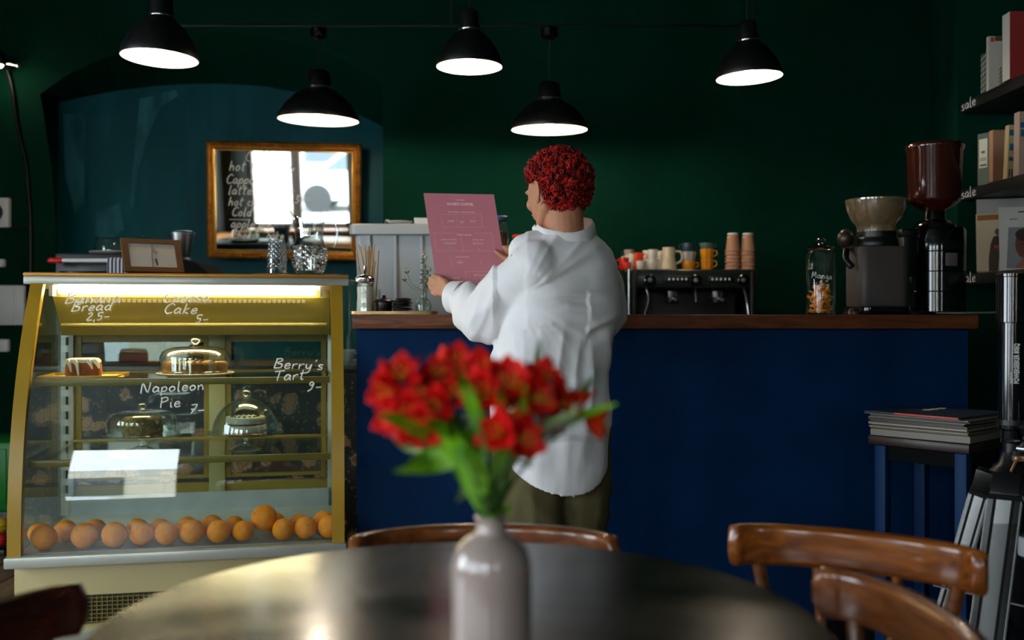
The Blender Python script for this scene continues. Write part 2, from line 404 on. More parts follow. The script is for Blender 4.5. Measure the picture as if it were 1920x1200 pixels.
# street outside: pavement, opposite facade
M_pave = mat('pale_paving', (190, 190, 188), .8, noise_amt=.2, nscale=3)
M_fac = mat('pale_facade', (190, 184, 172), .8)
g = G(); g.box((-3, -9, -.12), (30, 12.5, .04)); struct(g.build('street_ground', M_pave, smooth=0))
fa = thing('facade', 'pale rendered building across the street seen in the mirror', 'building', (-3, -14, 0))
g = G(); g.box((0, 0, 1.6), (20, .4, 3.2)); g.build('wall', M_fac, fa, 0)
M_win = mat('facade_window', (60, 70, 80), .1)
for i in range(6):
    g = G(); g.box((-8+i*3.2, .22, 1.7), (1.2, .06, 1.6)); g.build('window', M_win, fa, 0)
cr = thing('parked_car', 'pale grey car parked in the street seen in the mirror', 'car', (-3.1, -12.0, -.1))
g = G(); pr = [(-2.1, .3), (-2.1, .75), (-1.3, .95), (-.7, 1.4), (.7, 1.42), (1.3, .98), (2.05, .85), (2.1, .3)]
g.prism([(x, z) for x, z in pr], -.85, .85, Matrix.Rotation(R(90), 4, 'X')); g.build('body', mat('car_paint', (196, 200, 206), .4), cr, 30)
g = G(); g.prism([(-1.15, .96), (-.65, 1.34), (.62, 1.36), (1.1, .98)], -.87, .87, Matrix.Rotation(R(90), 4, 'X')); g.build('window', M_win, cr, 0)
for x in (-1.3, 1.3):
    for y in (-.8, .8):
        g = G(); g.lathe([(0, -.1), (.33, -.1), (.33, .1), (0, .1)], 20, Matrix.Translation((x, y, .33)) @ Matrix.Rotation(R(90), 4, 'X')); g.build('wheel', M_black, cr)

# ------------------------------------------------------------------ counters
M_blue = mat('blue_counter_paint', (0, 34, 68), .6, spec=.09, col2=(0, 38, 75), nscale=5, bump=.12, bscale=14, rvar=.05)
M_ctop = wood('counter_top_wood', (66, 34, 18), (116, 64, 34), .45, axis=0)
M_ctop.node_tree.nodes['Principled BSDF'].inputs['Specular IOR Level'].default_value = .25
g = G(); X0, X1 = -.531, 1.557; YC = 3.40
g.box(((X0+X1)/2, YC+.02, .5375), (X1-X0, .04, 1.075)); g.box((X0+.02, YC+.3, .5375), (.04, .52, 1.075)); g.box((X1-.02, YC+.3, .5375), (.04, .52, 1.075))
o = thing('bar_counter', 'long deep blue painted bar front behind the standing person', 'counter', ((X0+X1)/2, YC, 0))
b_ = g.build('front_panel', M_blue, o); b_.location = -o.location
g = G(); g.box(((X0+X1)/2, YC+.012, .04), (X1-X0, .03, .08)); q = g.build('kickboard', M_black, o); q.location = -o.location
g = G(); g.box((0, 0, 0), (2.115, .62, .048), .004); tag(g.build('countertop', M_ctop, loc=(.5185, 3.67, 1.0996)), 'long brown wooden slab lying on the blue bar front', 'worktop')
# floral fabric material
def floral():
    m = bpy.data.materials.new('floral_wallpaper'); m.use_nodes = True; n = m.node_tree.nodes; L = m.node_tree.links; b = n['Principled BSDF']
    tc = n.new('ShaderNodeTexCoord'); v = n.new('ShaderNodeTexVoronoi'); v.inputs['Scale'].default_value = 11; L.new(tc.outputs['Object'], v.inputs[0])
    nz = n.new('ShaderNodeTexNoise'); nz.inputs['Scale'].default_value = 38; nz.inputs['Detail'].default_value = 5; L.new(tc.outputs['Object'], nz.inputs[0])
    ad = n.new('ShaderNodeMath'); ad.operation = 'MULTIPLY_ADD'; ad.inputs[1].default_value = .5; L.new(nz.outputs[0], ad.inputs[0]); L.new(v.outputs['Distance'], ad.inputs[2])
    r = n.new('ShaderNodeValToRGB'); L.new(ad.outputs[0], r.inputs[0]); e = r.color_ramp.elements
    e[0].position = .46; e[0].color = lin((150, 112, 78)); e[1].position = .78; e[1].color = lin((26, 26, 30))
    for p, c in ((.52, (110, 66, 46)), (.57, (170, 140, 104)), (.61, (66, 62, 48)), (.68, (40, 38, 40))): k = e.new(p); k.color = lin(c)
    v2 = n.new('ShaderNodeTexVoronoi'); v2.inputs['Scale'].default_value = 42; L.new(tc.outputs['Object'], v2.inputs[0])
    r2 = n.new('ShaderNodeValToRGB'); L.new(v2.outputs['Distance'], r2.inputs[0]); r2.color_ramp.elements[0].position = .16; r2.color_ramp.elements[1].position = .26
    r2.color_ramp.elements[0].color = (1, 1, 1, 1); r2.color_ramp.elements[1].color = (0, 0, 0, 1)
    mx = n.new('ShaderNodeMix'); mx.data_type = 'RGBA'; L.new(r2.outputs[0], mx.inputs[0]); L.new(r.outputs[0], mx.inputs[6]); mx.inputs[7].default_value = lin((112, 92, 64))
    L.new(mx.outputs[2], b.inputs['Base Color']); b.inputs['Roughness'].default_value = .5; return m
M_floral = floral()
o = thing('back_counter', 'low rear worktop with dark floral papered front behind the glass case', 'counter', (-1.235, 4.2, 0))
g = G(); g.box((0, .3, .44), (1.66, .58, .88)); g.build('body', M_floral, o, 0)
g = G(); g.box((0, .3, .895), (1.68, .64, .03), .004); g.build('worktop', M_dark, o)
o = thing('rear_bench', 'dark rear bench under the espresso machine behind the bar', 'counter', (.75, 4.9, 0))
g = G(); g.box((0, .3, .43), (2.56, .58, .86)); g.build('body', M_black, o, 0)
g = G(); g.box((0, .3, .88), (2.6, .64, .04), .004); g.build('worktop', M_dark, o)

# ------------------------------------------------------------------ display case
def case():
    A = V((-1.547, 3.05, 0)); th = math.atan2(.2, 1.0)
    o = thing('display_case', 'mustard framed curved glass cake case with lit top', 'display case', A, th)
    Wd, D, ZB, ZT = 1.02, .70, .375, 1.235
    M_must = mat('mustard_metal', (168, 132, 36), .32, noise_amt=.12, nscale=6, coat=.2)
    M_must2 = mat('olive_metal', (118, 104, 40), .35)
    M_cream = mat('cream_metal', (186, 170, 118), .4, noise_amt=.08, nscale=4)
    M_gold = mat('gold_edge', (196, 140, 56), .3, metal=.35)
    M_silv = mat('pale_metal_trim', (176, 178, 168), .3, metal=.3)
    M_inner = mat('inner_grey_metal', (158, 166, 170), .3, metal=.25, noise_amt=.15, nscale=9)
    M_cg = thin_glass('case_glass', (248, 253, 251), .9, base=.06)
    def pv(t): return .267*max(t, 0)**2.3
    ts = [i/22 for i in range(23)]
    def prof(off=0): return [(pv(t)+off, ZB+t*(ZT-ZB)) for t in ts]
    # side frames (two)
    for u0 in (0.0, Wd-.04):
        g = G(); rings = []
        for v, z in prof(): rings.append([V((u0, v-.004, z)), V((u0+.04, v-.004, z)), V((u0+.04, v+.03, z)), V((u0, v+.03, z))])
        g.loft(rings); g.build('side_frame', M_must, o, 30)
    # rear side posts + side glasses
    for u0 in (.012, Wd-.022):
        g = G(); p = prof(.03); poly = [(v, z) for v, z in p]+[(D-.03, ZT), (D-.03, ZB)]
        g.loft([[V((u0, v, z)) for v, z in poly], [V((u0+.006, v, z)) for v, z in poly]]); g.build('side_glass', M_cg, o, 0)
    for u0 in (.0, Wd-.045):
        g = G(); g.box((u0+.0225, D-.02, (ZB+ZT)/2), (.045, .04, ZT-ZB), .003); q = g.build('rear_post', M_silv, o)
        g = G()
        for k in range(14): g.box((u0+.0225, D-.042, ZB+.1+k*.055), (.008, .004, .03))
        g.build('slot', M_black, q, 0)
    # front glass
    g = G(); rings = []
    for v, z in prof(): rings.append([V((.04, v+.002, z)), V((Wd-.04, v+.002, z)), V((Wd-.04, v+.007, z)), V((.04, v+.007, z))])
    g.loft(rings); g.build('front_glass', M_cg, o, 30)
    # lid
    g = G(); g.box((Wd/2, .267+.22, 1.258), (Wd+.045, .47, .012), .004); g.build('lid_top', M_gold, o)
    g = G(); g.box((Wd/2, .262+.006, 1.2385), (Wd+.045, .02, .027), .003); g.build('lid_trim', M_silv, o)
    # lamp below the lid
    M_tube = mat('case_lamp_glow', (255, 240, 200), .5, emit=(255, 232, 180), estr=36)
    g = G(); g.box((Wd/2-.01, .335, 1.208), (.86, .05, .03), .01); g.build('lamp_diffuser', M_tube, o)
    g = G(); g.box((Wd/2-.01, .40, 1.222), (.96, .11, .02)); g.box((.05, .335, 1.205), (.012, .05, .036)); g.box((Wd-.07, .335, 1.205), (.012, .05, .036)); g.build('lamp_housing', M_silv, o)
    # evaporator housing at top rear
    g = G(); g.prism([(.38, 1.185), (.47, 1.10), (.50, 1.05), (.68, 1.05), (.68, 1.23), (.38, 1.23)], .04, Wd-.04, Matrix(((0, 0, 1, 0), (1, 0, 0, 0), (0, 1, 0, 0), (0, 0, 0, 1))))
    q = g.build('cooler_housing', M_must2, o, 30)
    g = G()
    for k in range(46): g.box((.12+k*.017, .377, 1.172), (.012, .006, .012))
    g.build('vent_slots', mat('slot_dark', (50, 40, 20), .5), q, 0)
    g = G(); g.tube([(.05, .46, 1.088), (Wd-.05, .46, 1.088)], .007); g.build('towel_rail', M_must2, q)
    # rear doors
    g = G()
    g.box((Wd/2, D-.015, 1.035), (Wd-.09, .02, .03)); g.box((Wd/2, D-.015, ZB+.09), (Wd-.09, .03, .035)); g.box((Wd/2, D-.015, ZB+.13), (Wd-.09, .02, .012))
    g.build('rear_frame', M_must2, o, 0)
    g = G(); g.box((.56, D-.035, (ZB+1.05)/2), (.06, .02, 1.05-ZB), .003); q = g.build('centre_post', mat('post_metal', (140, 138, 100), .35), o)
    for x0, x1 in ((.05, .53), (.59, Wd-.05)):
        g = G(); g.box(((x0+x1)/2, D-.02, .77), (x1-x0, .006, .52)); g.build('rear_door_glass', M_cg, o, 0)
        g = G(); g.box((x0+.01, D-.025, .77), (.02, .012, .54)); g.box((x1-.01, D-.025, .77), (.02, .012, .54)); g.build('door_frame', M_must2, o, 0)
    # shelves
    for nm, z, v0, v1 in (('upper', .905, .115, .66), ('lower', .655, .06, .62)):
        g = G(); g.box((Wd/2, (v0+v1)/2, z), (Wd-.10, v1-v0, .006)); q = g.build('shelf', M_cg, o, 0)
        g = G(); g.box((Wd/2, v0, z), (Wd-.09, .012, .022), .002); g.box((Wd/2, v1, z), (Wd-.09, .012, .016), .002)
        for x in (.06, Wd-.06): g.box((x, (v0+v1)/2, z-.006), (.012, v1-v0, .014))
        g.build('shelf_edge', M_must2, q)
    g = G(); g.box((Wd/2, .5, .715), (Wd-.12, .3, .004)); 
    g.bm.free()
    # floor of the case
    g = G(); g.box((Wd/2, D/2, ZB+.002), (Wd-.06, D-.06, .01)); g.box((Wd/2, D-.05, ZB+.04), (Wd-.08, .012, .07)); g.build('floor_tray', M_inner, o, 0)
    # bottom trim, body, grille
    g = G(); g.box((Wd/2, .012, ZB-.012), (Wd+.012, .06, .034), .004); g.build('bottom_trim', M_silv, o)
    g = G(); g.box((Wd/2, D/2+.02, .205), (Wd-.02, D-.03, .33), .004); g.build('lower_body', M_cream, o)
    g = G(); g.box((Wd/2, .03, .2), (.62, .02, .085)); gr = g.build('grille', mat('grille_dark', (30, 22, 12), .6), o, 0)
    g = G()
    for k in range(40): g.box((Wd/2-.30+k*.0154, .017, .2), (.003, .004, .085))
    for k in range(7): g.box((Wd/2, .016, .163+k*.0125), (.62, .004, .003))
    g.build('grille_wire', M_must2, gr, 0)
    g = G(); g.box((Wd/2, .05, .09), (Wd-.03, .03, .09), .003); g.build('kick_strip', M_silv, o)
    for x in (.08, Wd-.08):
        for y in (.12, D-.1):
            g = G(); g.lathe([(0, 0), (.022, 0), (.02, .05), (0, .05)], 14, Matrix.Translation((x, y, 0))); g.build('foot', M_black, o)
    # handwriting on the glass, placed from picture positions onto the curved pane
    Mx = Matrix.Rotation(th, 4, 'Z'); Mi = (Matrix.Translation(A) @ Mx).inverted()
    def onglass(px, py):
        d = V(((px-960)/F, 1, -(py-HY)/F)); s = 3.0
        lo, hi = 2.6, 4.2
        for _ in range(30):
            s = (lo+hi)/2; p = Mi @ (V((0, 0, CZ))+d*s); t = (p.z-ZB)/(ZT-ZB)
            if p.y < pv(min(max(t, 0), 1.05))-.003: lo = s
            else: hi = s
        return Mi @ (V((0, 0, CZ))+d*s)
    r = .0023
    def wr(txt, px, py, size, rot=0, shear=.2):
        ca, sa = cos(R(rot)), sin(R(rot))
        hand(g, txt, lambda x, y: onglass(px+x*ca-y*.72*sa, py-(x*sa+y*.72*ca)), size, r, shear=shear)
    g = G(); wr('Banana', 122, 569, 27, 1, .3); wr('Bread', 134, 584, 25, 2, .3); wr('2,5-', 162, 601, 20, 2)
    g.build('lettering', M_wtext, o, 60); g = G()
    wr('Cheese', 304, 567, 25, 1, .3); wr('Cake', 306, 588, 26, 0, .3); wr('5-', 366, 605, 20)
    g.build('lettering', M_wtext, o, 60); g = G()
    wr("Berry's", 514, 690, 25, -2); wr('Tart', 514, 714, 25, 3); wr('9-', 576, 732, 22)
    g.build('lettering', M_wtext, o, 60); g = G()
    wr('Napoleon', 264, 737, 25, 3, .1); wr('Pie', 300, 764, 26, 2, .1); wr('7-', 354, 776, 24)
    g.build('lettering', M_wtext, o, 60)
    return o, th, A
CASE, CTH, CA = case()
CM = Matrix.Translation(CA) @ Matrix.Rotation(CTH, 4, 'Z')
def onshelf(px, py, z):
    d = V(((px-960)/F, 1, -(py-HY)/F)); s = (z-CZ)/d.z; return V((d.x*s, s, z))
# oranges
M_or = mat('orange_peel', (255, 140, 6), .42, col2=(255, 160, 14), nscale=3, bump=.35, bscale=260, sss=.05)
ORD = ['leftmost', 'second', 'third', 'fourth', 'fifth', 'sixth', 'seventh', 'eighth', 'ninth', 'tenth', 'eleventh', 'twelfth', 'thirteenth']
def orange(px, v, r, label, zoff=0, first=[None]):
    if first[0] is None:
        t = thing('orange', label, 'orange', (0, 0, 0), 0, 'oranges piled in the bottom of the case')
        g = G(); g.lathe([(0, -1)]+[(sin(pi*k/14)*(1+.0*k), -cos(pi*k/14)) for k in range(1, 14)]+[(.04, .975), (0, .965)], 26); g.build('fruit', M_or, t)
        g = G(); g.lathe([(0, .955), (.07, .96), (.055, .99), (0, .985)], 8); g.build('stem_scar', mat('stem_scar', (120, 110, 40), .6), t); first[0] = t
    else: t = dup(first[0], (0, 0, 0), label=label, group='oranges piled in the bottom of the case')
    # find u so that the point at local depth v projects to px
    lo, hi = 0.0, 1.02
    for _ in range(30):
        u = (lo+hi)/2; p = CM @ V((u, v, 0)); x = 960+F*p.x/p.y
        if x < px: lo = u
        else: hi = u
    p = CM @ V((u, v, .383+r*.98+zoff)); t.location = p; t.scale = (r, r, r*.95); t.rotation_euler = (random.uniform(-1.2, 1.2), random.uniform(-1.2, 1.2), random.uniform(0, 6))
for i, (px, r) in enumerate([(82, .041), (158, .041), (215, .041), (266, .0385), (312, .0375), (360, .040), (410, .038), (456, .035), (531, .036), (573, .037), (617, .038)]):
    orange(px, .062+.006*(i % 2), r, '%s orange%s in the front row at the bottom of the case' % (ORD[i] if i < 10 else 'rightmost', '' if i in (0, 10) else ' from the left'))
for i, (px, r, zo) in enumerate([(74, .036, 0), (122, .038, 0), (178, .037, .0), (258, .037, 0), (300, .034, 0), (350, .035, 0), (397, .038, 0), (440, .034, 0), (515, .037, 0), (561, .034, 0), (606, .037, 0)]):
    orange(px, .15+.006*(i % 3), r, '%s orange%s in the rear row at the bottom of the case' % (ORD[i] if i < 10 else 'rightmost', '' if i in (0, 10) else ' from the left'), zo)
orange(495, .10, .043, 'single orange sitting on top of two others near the centre right', .026)
# ------------------------------------------------------------------ cakes in the case
M_cake = mat('cake_crust', (176, 96, 36), .8, col2=(132, 66, 24), nscale=14, bump=.5, bscale=60)
M_icing = mat('white_icing', (236, 228, 205), .35, sss=.1)
M_cheese = mat('cheesecake_top', (216, 176, 88), .6, col2=(190, 140, 60), nscale=16, bump=.3, bscale=50)
M_biscuit = mat('biscuit_crust', (158, 104, 48), .85, bump=.7, bscale=90, noise_amt=.3, nscale=40)
M_choc = mat('chocolate_drop', (40, 22, 14), .5)
M_paper = mat('baking_paper', (206, 186, 110), .7)
M_plate = mat('cream_plate', (214, 206, 178), .25, coat=.4)
# tray with loaf
p = onshelf(190, 706, .914); zS = .909
o = thing('serving_tray', 'shallow yellow tray on the upper case shelf under the iced loaf', 'tray', CM @ V((.17, .25, zS)), CTH)
g = G(); g.box((0, 0, .004), (.24, .22, .006), .002)
g.build('base', mat('tray_yellow', (186, 160, 62), .4), o)
g = G()
for x in (-.12, .12): g.box((x, 0, .009), (.006, .226, .014), .002)
for y in (-.11, .11): g.box((0, y, .009), (.246, .006, .014), .002)
g.build('rim', MATS['mustard_metal'], o)
g = G(); g.poly([(-.05, -.115, 0), (.17, -.10, 0), (.17, .07, 0), (-.01, .08, 0)]); g.bm.verts.ensure_lookup_table()
g2 = G(); g2.box((0, 0, 0), (.19, .17, .0012)); tag(g2.build('baking_sheet', M_paper, loc=CM @ V((.20, .24, zS+.0095)), rot=(0, 0, CTH+.15)), 'sheet of baking paper under the iced loaf', 'paper'); g.bm.free()
o = thing('loaf_cake', 'small golden loaf cake with white icing running down its side', 'cake', CM @ V((.175, .215, zS+.0104)), CTH+.1)
g = G(); g.loft([[V((x, y, z)) for x, y in rrect(a, b, .014)] for a, b, z in ((.106, .062, 0), (.112, .068, .008), (.108, .064, .035), (.10, .058, .05), (.085, .046, .056))]); g.build('crumb', M_cake, o, 60)
g = G(); g.loft([[V((x, y, z)) for x, y in rrect(a, b, .018)] for a, b, z in ((.107, .065, .046), (.105, .064, .053), (.09, .05, .0605), (.05, .02, .062))])
for x, zz in ((-.034, .02), (-.012, .008), (.03, .028), (.05, .03)): g.chain([V((x-.012, -.029, .052)), V((x-.004, -.0335, .04)), V((x, -.0345, zz))], [.008, .006, .0035], 8)
g.build('icing', M_icing, o, 60)
g = G(); g.lathe([(0, 0), (.006, .001), (.004, .004), (0, .005)], 8, Matrix.Translation((-.01, 0, .0615))); g.build('garnish', M_choc, o)
def dome(parent, r, h, knob=True, z0=0, flat=.5, lip=.003):
    g = G(); n = 14; pr = [(r+lip, z0), (r+lip, z0+.004), (r, z0+.006)]
    for k in range(1, n+1):
        a = pi/2*k/n; pr.append((r*(cos(a)**flat) if k < n else .012, z0+h*(.55+.45*sin(a)) if flat < .9 else z0+h*sin(a)))
    if flat < .9: pr.insert(3, (r, z0+h*.5))
    inner = [(max(q-.003, .001), z-.002) for q, z in pr[2:]][::-1]
    g.lathe(pr+inner, 48); g.build('glass_dome', M_dome, parent, 50)
    if knob:
        g = G(); zt = z0+h; g.lathe([(0, zt-.004), (.011, zt-.002), (.009, zt+.006), (.019, zt+.014), (.022, zt+.022), (.016, zt+.029), (0, zt+.031)], 22); g.build('knob', M_dome, parent, 50)
# cheesecake on plate under flat dome
c = onshelf(384, 697, zS); c = CM.inverted() @ c
o = thing('covered_cheesecake_plate', 'cream plate with low glass dome on the upper case shelf', 'plate', CM @ V((c.x, .30, zS)), CTH)
g = G(); g.lathe([(0, 0), (.09, 0), (.095, .004), (.125, .009), (.131, .014), (.128, .016), (.10, .010), (0, .008)], 48); g.build('plate', M_plate, o, 50)
dome(o, .118, .088, z0=.0165, flat=.45)
o2 = thing('cheesecake', 'round baked cheesecake with crumb edge, one slice missing', 'cake', o.location+V((0, 0, .0105)), CTH)
g = G(); g.lathe([(0, 0), (.104, 0), (.108, .006), (.109, .034), (.104, .042), (.1, .043), (.098, .036), (0, .034)], 48, a0=R(60), a1=R(385), mod=lambda a, z: 1+.012*sin(a*46)); g.build('crust', M_biscuit, o2, 60)
g = G(); g.lathe([(0, .033), (.097, .0355), (.1, .041), (0, .040)], 48, a0=R(60), a1=R(385)); g.build('filling', M_cheese, o2, 60)
g = G()
for k in range(11): a = R(75+k*27); g.sph((.062*cos(a)+.01*(k % 2), .062*sin(a), .042), (.008, .007, .004), n=10)
g.build('chocolate_drops', M_choc, o2)
# cake stands with domes on the lower shelf
zL = .6585
def stand(label, px, v, r, dr, dh, flat, name='cake_stand'):
    lo, hi = 0.0, 1.0
    for _ in range(30):
        u = (lo+hi)/2; q = CM @ V((u, v, 0))
        if 960+F*q.x/q.y < px: lo = u
        else: hi = u
    o = thing(name, label, 'cake stand', CM @ V((u, v, zL)), CTH)
    g = G(); g.lathe([(0, .002), (.055, 0), (.06, .003), (.03, .014), (.010, .022), (.008, .030), (.014, .044), (.012, .050), (0, .052)], 32); g.build('foot', M_dome, o, 50)
    g = G(); g.lathe([(0, .050), (r*.6, .051), (r, .055), (r+.003, .064), (r-.001, .064), (r-.004, .058), (0, .055)], 48, mod=lambda a, z: 1+.012*sin(a*24)); g.build('plate', M_dome, o, 50)
    dome(o, dr, dh, z0=.0585, flat=flat)
    return o
s1 = stand('glass cake stand with low straight dome over the layered pie at left', 267, .27, .125, .112, .078, .3)
s2 = stand('glass cake stand with tall round dome over the white layer cake', 461, .26, .125, .112, .118, .98)
M_nap = mat('flaky_crumb', (208, 172, 116), .9, col2=(166, 124, 76), nscale=70, bump=1.0, bscale=160)
o = thing('napoleon_pie', 'crumb covered layered pie under the low dome', 'cake', s1.location+V((0, 0, .0562)), CTH+.2)
g = G(); g.lathe([(0, 0), (.062, 0), (.066, .01), (.066, .054), (.06, .062), (0, .062)], 40, a0=R(-40), a1=R(240), mod=lambda a, z: 1+.02*noise.noise(V((a*5, z*90, 1)))); bmesh.ops.holes_fill(g.bm, edges=g.bm.edges[:]); g.build('crumb', M_nap, o, 60)
o = thing('layer_cake', 'white layer cake with thin red jam line under the round dome', 'cake', s2.location+V((-.002, 0, .0562)), CTH)
M_wc = mat('white_cream', (226, 218, 200), .5, bump=.3, bscale=50)
for nm, z0, z1, r0, mm in (('base_layer', 0, .006, .071, M_cake), ('lower_cream', .006, .030, .070, M_wc), ('jam_layer', .030, .035, .066, mat('jam', (150, 62, 44), .4)), ('upper_cream', .035, .058, .066, M_wc)):
    g = G(); g.lathe([(0, z0), (r0-.003, z0), (r0, z0+.002), (r0, z1-.002), (r0-.003, z1), (0, z1)], 40, mod=lambda a, z: 1+.015*noise.noise(V((a*3, z*60, 4)))); g.build(nm, mm, o, 60)
g = G()
for k in range(16): a = 2*pi*k/16; g.sph((.045*cos(a), .045*sin(a), .059), (.006, .006, .003), n=8)
g.build('crumb_topping', M_choc, o)

# ------------------------------------------------------------------ on top of the case
zT = 1.2642
# photo frame
def base_at(px, py, Y): return W(px, py, Y)
fo = thing('photo_frame', 'brown wooden photo frame leaning on the left of the case lid', 'photo frame', (PX(290, 3.45), 3.45, zT), R(4))
fo.rotation_euler = (R(-24), 0, R(36)); fo.location = (PX(290, 3.42), 3.42, zT+.005)
S_ = 3.42/F; w0, h0 = 88*S_/.80, 62*S_/.9; sh = 0
def fp(x, z, y=0): return V((x-sh*-1*z*-1*1, y, z))
MB_ = mat('brown_frame', (104, 72, 44), .5, noise_amt=.1)
g = G(); t = .022
def quadbar(a, b, c_, d): g.loft([[fp(*a, -.006), fp(*b, -.006), fp(*c_, -.006), fp(*d, -.006)], [fp(*a, .006), fp(*b, .006), fp(*c_, .006), fp(*d, .006)]])
w1 = w0/2; quadbar((-w1, 0), (w1, 0), (w1-t, t*.8), (-w1+t, t*.8)); quadbar((-w1, h0), (-w1+t, h0-t*.8), (w1-t, h0-t*.8), (w1, h0))
quadbar((-w1, 0), (-w1+t, t*.8), (-w1+t, h0-t*.8), (-w1, h0)); quadbar((w1, 0), (w1, h0), (w1-t, h0-t*.8), (w1-t, t*.8)); g.build('moulding', MB_, fo, 20)
g = G(); g.loft([[fp(*q, -.002) for q in ((-w1+t*.7, t*.6), (w1-t*.7, t*.6), (w1-t*.7, h0-t*.6), (-w1+t*.7, h0-t*.6))], [fp(*q, .004) for q in ((-w1+t*.7, t*.6), (w1-t*.7, t*.6), (w1-t*.7, h0-t*.6), (-w1+t*.7, h0-t*.6))]])
pic = g.build('picture', mat('picture_sky', (196, 198, 204), .3, col2=(214, 200, 168), nscale=9, stretch=(.3, 1, 3)), fo, 0)
g = G(); g.tube([fp(-.004, .02, -.0035), fp(-.003, .06, -.0035), fp(.002, h0-.022, -.0035)], .0009, 5)
for a, b in (((.002, .09), (.012, .085)), ((.002, .083), (.02, .078)), ((.004, .078), (.016, .07)), ((-.003, .05), (.008, .044))): g.tube([fp(*a, -.0035), fp(*b, -.0035)], .0007, 5)
g.caps(fp(.012, .026, -.0032), fp(.010, .046, -.0032), .002, .0032, 8); g.sph(fp(.0095, .052, -.0032), .0022, n=8); g.build('tree_silhouette', M_black, pic)
g = G(); g.box((0, .035, .045), (.03, .003, .1), M=Matrix.Rotation(R(-35), 4, 'X')); g.build('easel_back', M_black, fo)
# round metal tray, tumblers, pitcher
tr = thing('round_tray', 'thin round metal tray under the pitcher on the case lid', 'tray', (PX(556, 3.68), 3.68, zT), 0)
g = G(); g.lathe([(0, 0), (.165, 0), (.172, .006), (.170, .007), (.163, .002), (0, .002)], 48, Matrix.Diagonal((1, .9, 1, 1))); g.build('dish', M_steel, tr, 50)
def cutmod(n, z_s, amp, z0, z1):
    def f(a, z):
        if z < z0 or z > z1: return 1
        u = a*n/(2*pi)
        return 1-amp*(abs(sin(pi*(u+z/z_s)))*abs(sin(pi*(u-z/z_s))))*-1-amp*.5
    return f
def tumbler(label, zb, loc):
    o = thing('tumbler', label, 'glass', (loc[0], loc[1], zb), 0, 'diamond cut tumblers stacked on the case lid')
    n = 26; H = .085; pr = [(0, 0)]+[(.028+.009*(z/H)*1.0, z) for z in [H*k/40 for k in range(41)]]
    pr += [(.034, H), (.0255, .014), (0, .012)]
    g = G(); g.lathe(pr, 84, mod=cutmod(14, .017, .11, .004, H*.82)); g.build('cut_bowl', M_glass, o, 25); return o
tl = (PX(519, 3.6), 3.6)
tumbler('upside-down cut tumbler at the bottom of the stack of two', zT+.009, tl)
t2 = tumbler('cut tumbler stacked on top of the other tumbler', zT+.046, tl)
for o in bpy.data.objects:
    if o.name.startswith('tumbler'): o.rotation_euler = (pi, 0, 0); o.location.z += .085
pt = thing('pitcher', 'clear cut glass water pitcher on the round tray', 'pitcher', (PX(580, 3.66), 3.66, zT+.009), 0)
zs = [(0, 0), (.044, 0), (.050, .006), (.058, .025), (.064, .05), (.065, .07), (.0615, .095), (.056, .112), (.051, .13), (.051, .155), (.054, .18), (.057, .2)]
P_ = crom([V((r, 0, z)) for r, z in zs[1:]], 9); pr = [(0, 0)]+[(p.x, p.z) for p in P_]+[(p.x-.0035, p.z) for p in P_[::-1] if p.z > .008]+[(0, .009)]
cm = cutmod(16, .022, .10, .01, .1)
g = G(); g.lathe(pr, 96, mod=lambda a, z: cm(a, z))
for v in g.bm.verts:  # spout: top pulled out and up on the -x side
    if v.co.z > .14:
        k = (v.co.z-.14)/.06; a = math.atan2(v.co.y, v.co.x); c_ = max(0, -cos(a))**3
        v.co.x -= .016*c_*k*k; v.co.z += .032*c_*k*k-.006*k*max(0, cos(a))
g.build('jug_body', M_glass, pt, 28)
g = G(); g.sweep(crom([(.052, 0, .185), (.082, 0, .186), (.099, 0, .172), (.102, 0, .145), (.096, 0, .110), (.088, 0, .098)]), lambda t: [((.006-.002*t)*cos(a), (.005-.001*t)*sin(a)) for a in [2*pi*k/10 for k in range(10)]], up=V((0, 1, 0))); g.build('handle', M_glass, pt, 60)
g = G(); g.lathe([(0, .0095)]+[(max(.001, (p.x-.0042)*.93), p.z) for p in P_ if .0095 < p.z < .106]+[(0, .1055)], 48); tag(g.build('water', M_water, loc=pt.location), 'clear water filling the lower half of the glass pitcher', 'water')

# ------------------------------------------------------------------ mirror
tau, roll = R(6.0), R(1.2)
Ym = 5.72
mc = (W(383, 268, Ym)+W(675, 268, Ym)+W(680, 487, Ym)+W(395, 487, Ym))/4
mr = thing('framed_mirror', 'wide mirror in ornate gold frame on the teal niche wall', 'mirror', mc, 0)
mr.rotation_euler = Euler((tau, 0, 0)); mr.rotation_euler.rotate_axis('Y', roll)
mr.location = mc
mw, mh = 289*Ym/F, 219*Ym/F
M_gl2 = mat('old_gold', (172, 116, 44), .34, metal=.75, noise_amt=.5, nscale=26)
M_gl3 = mat('bright_gold', (214, 160, 76), .25, metal=.8)
sec = [(.0, 0), (0, -.02), (.006, -.03), (.016, -.034), (.026, -.026), (.030, -.02), (.03, 0)]
def frame(g, w, h, prof_):  # prof: (inset, y)
    rings = []
    for sx, sz in ((-1, -1), (1, -1), (1, 1), (-1, 1)): rings.append([g.bm.verts.new(V((sx*(w/2-i), y, sz*(h/2-i)))) for i, y in prof_])
    n = len(prof_)
    for k in range(4):
        A_, B_ = rings[k], rings[(k+1) % 4]
        for i in range(n): g._f([A_[i], A_[(i+1) % n], B_[(i+1) % n], B_[i]])
g = G(); frame(g, mw, mh, sec)
q = g.build('frame', M_gl2, mr, 30)
g = G(); frame(g, mw-.06, mh-.06, [(0, 0), (0, -.02), (.006, -.026), (.010, -.02), (.018, -.016), (.024, -.018), (.026, 0)]); g.build('inner_slip', M_gl3, mr, 30)
g = G()
nx = 34
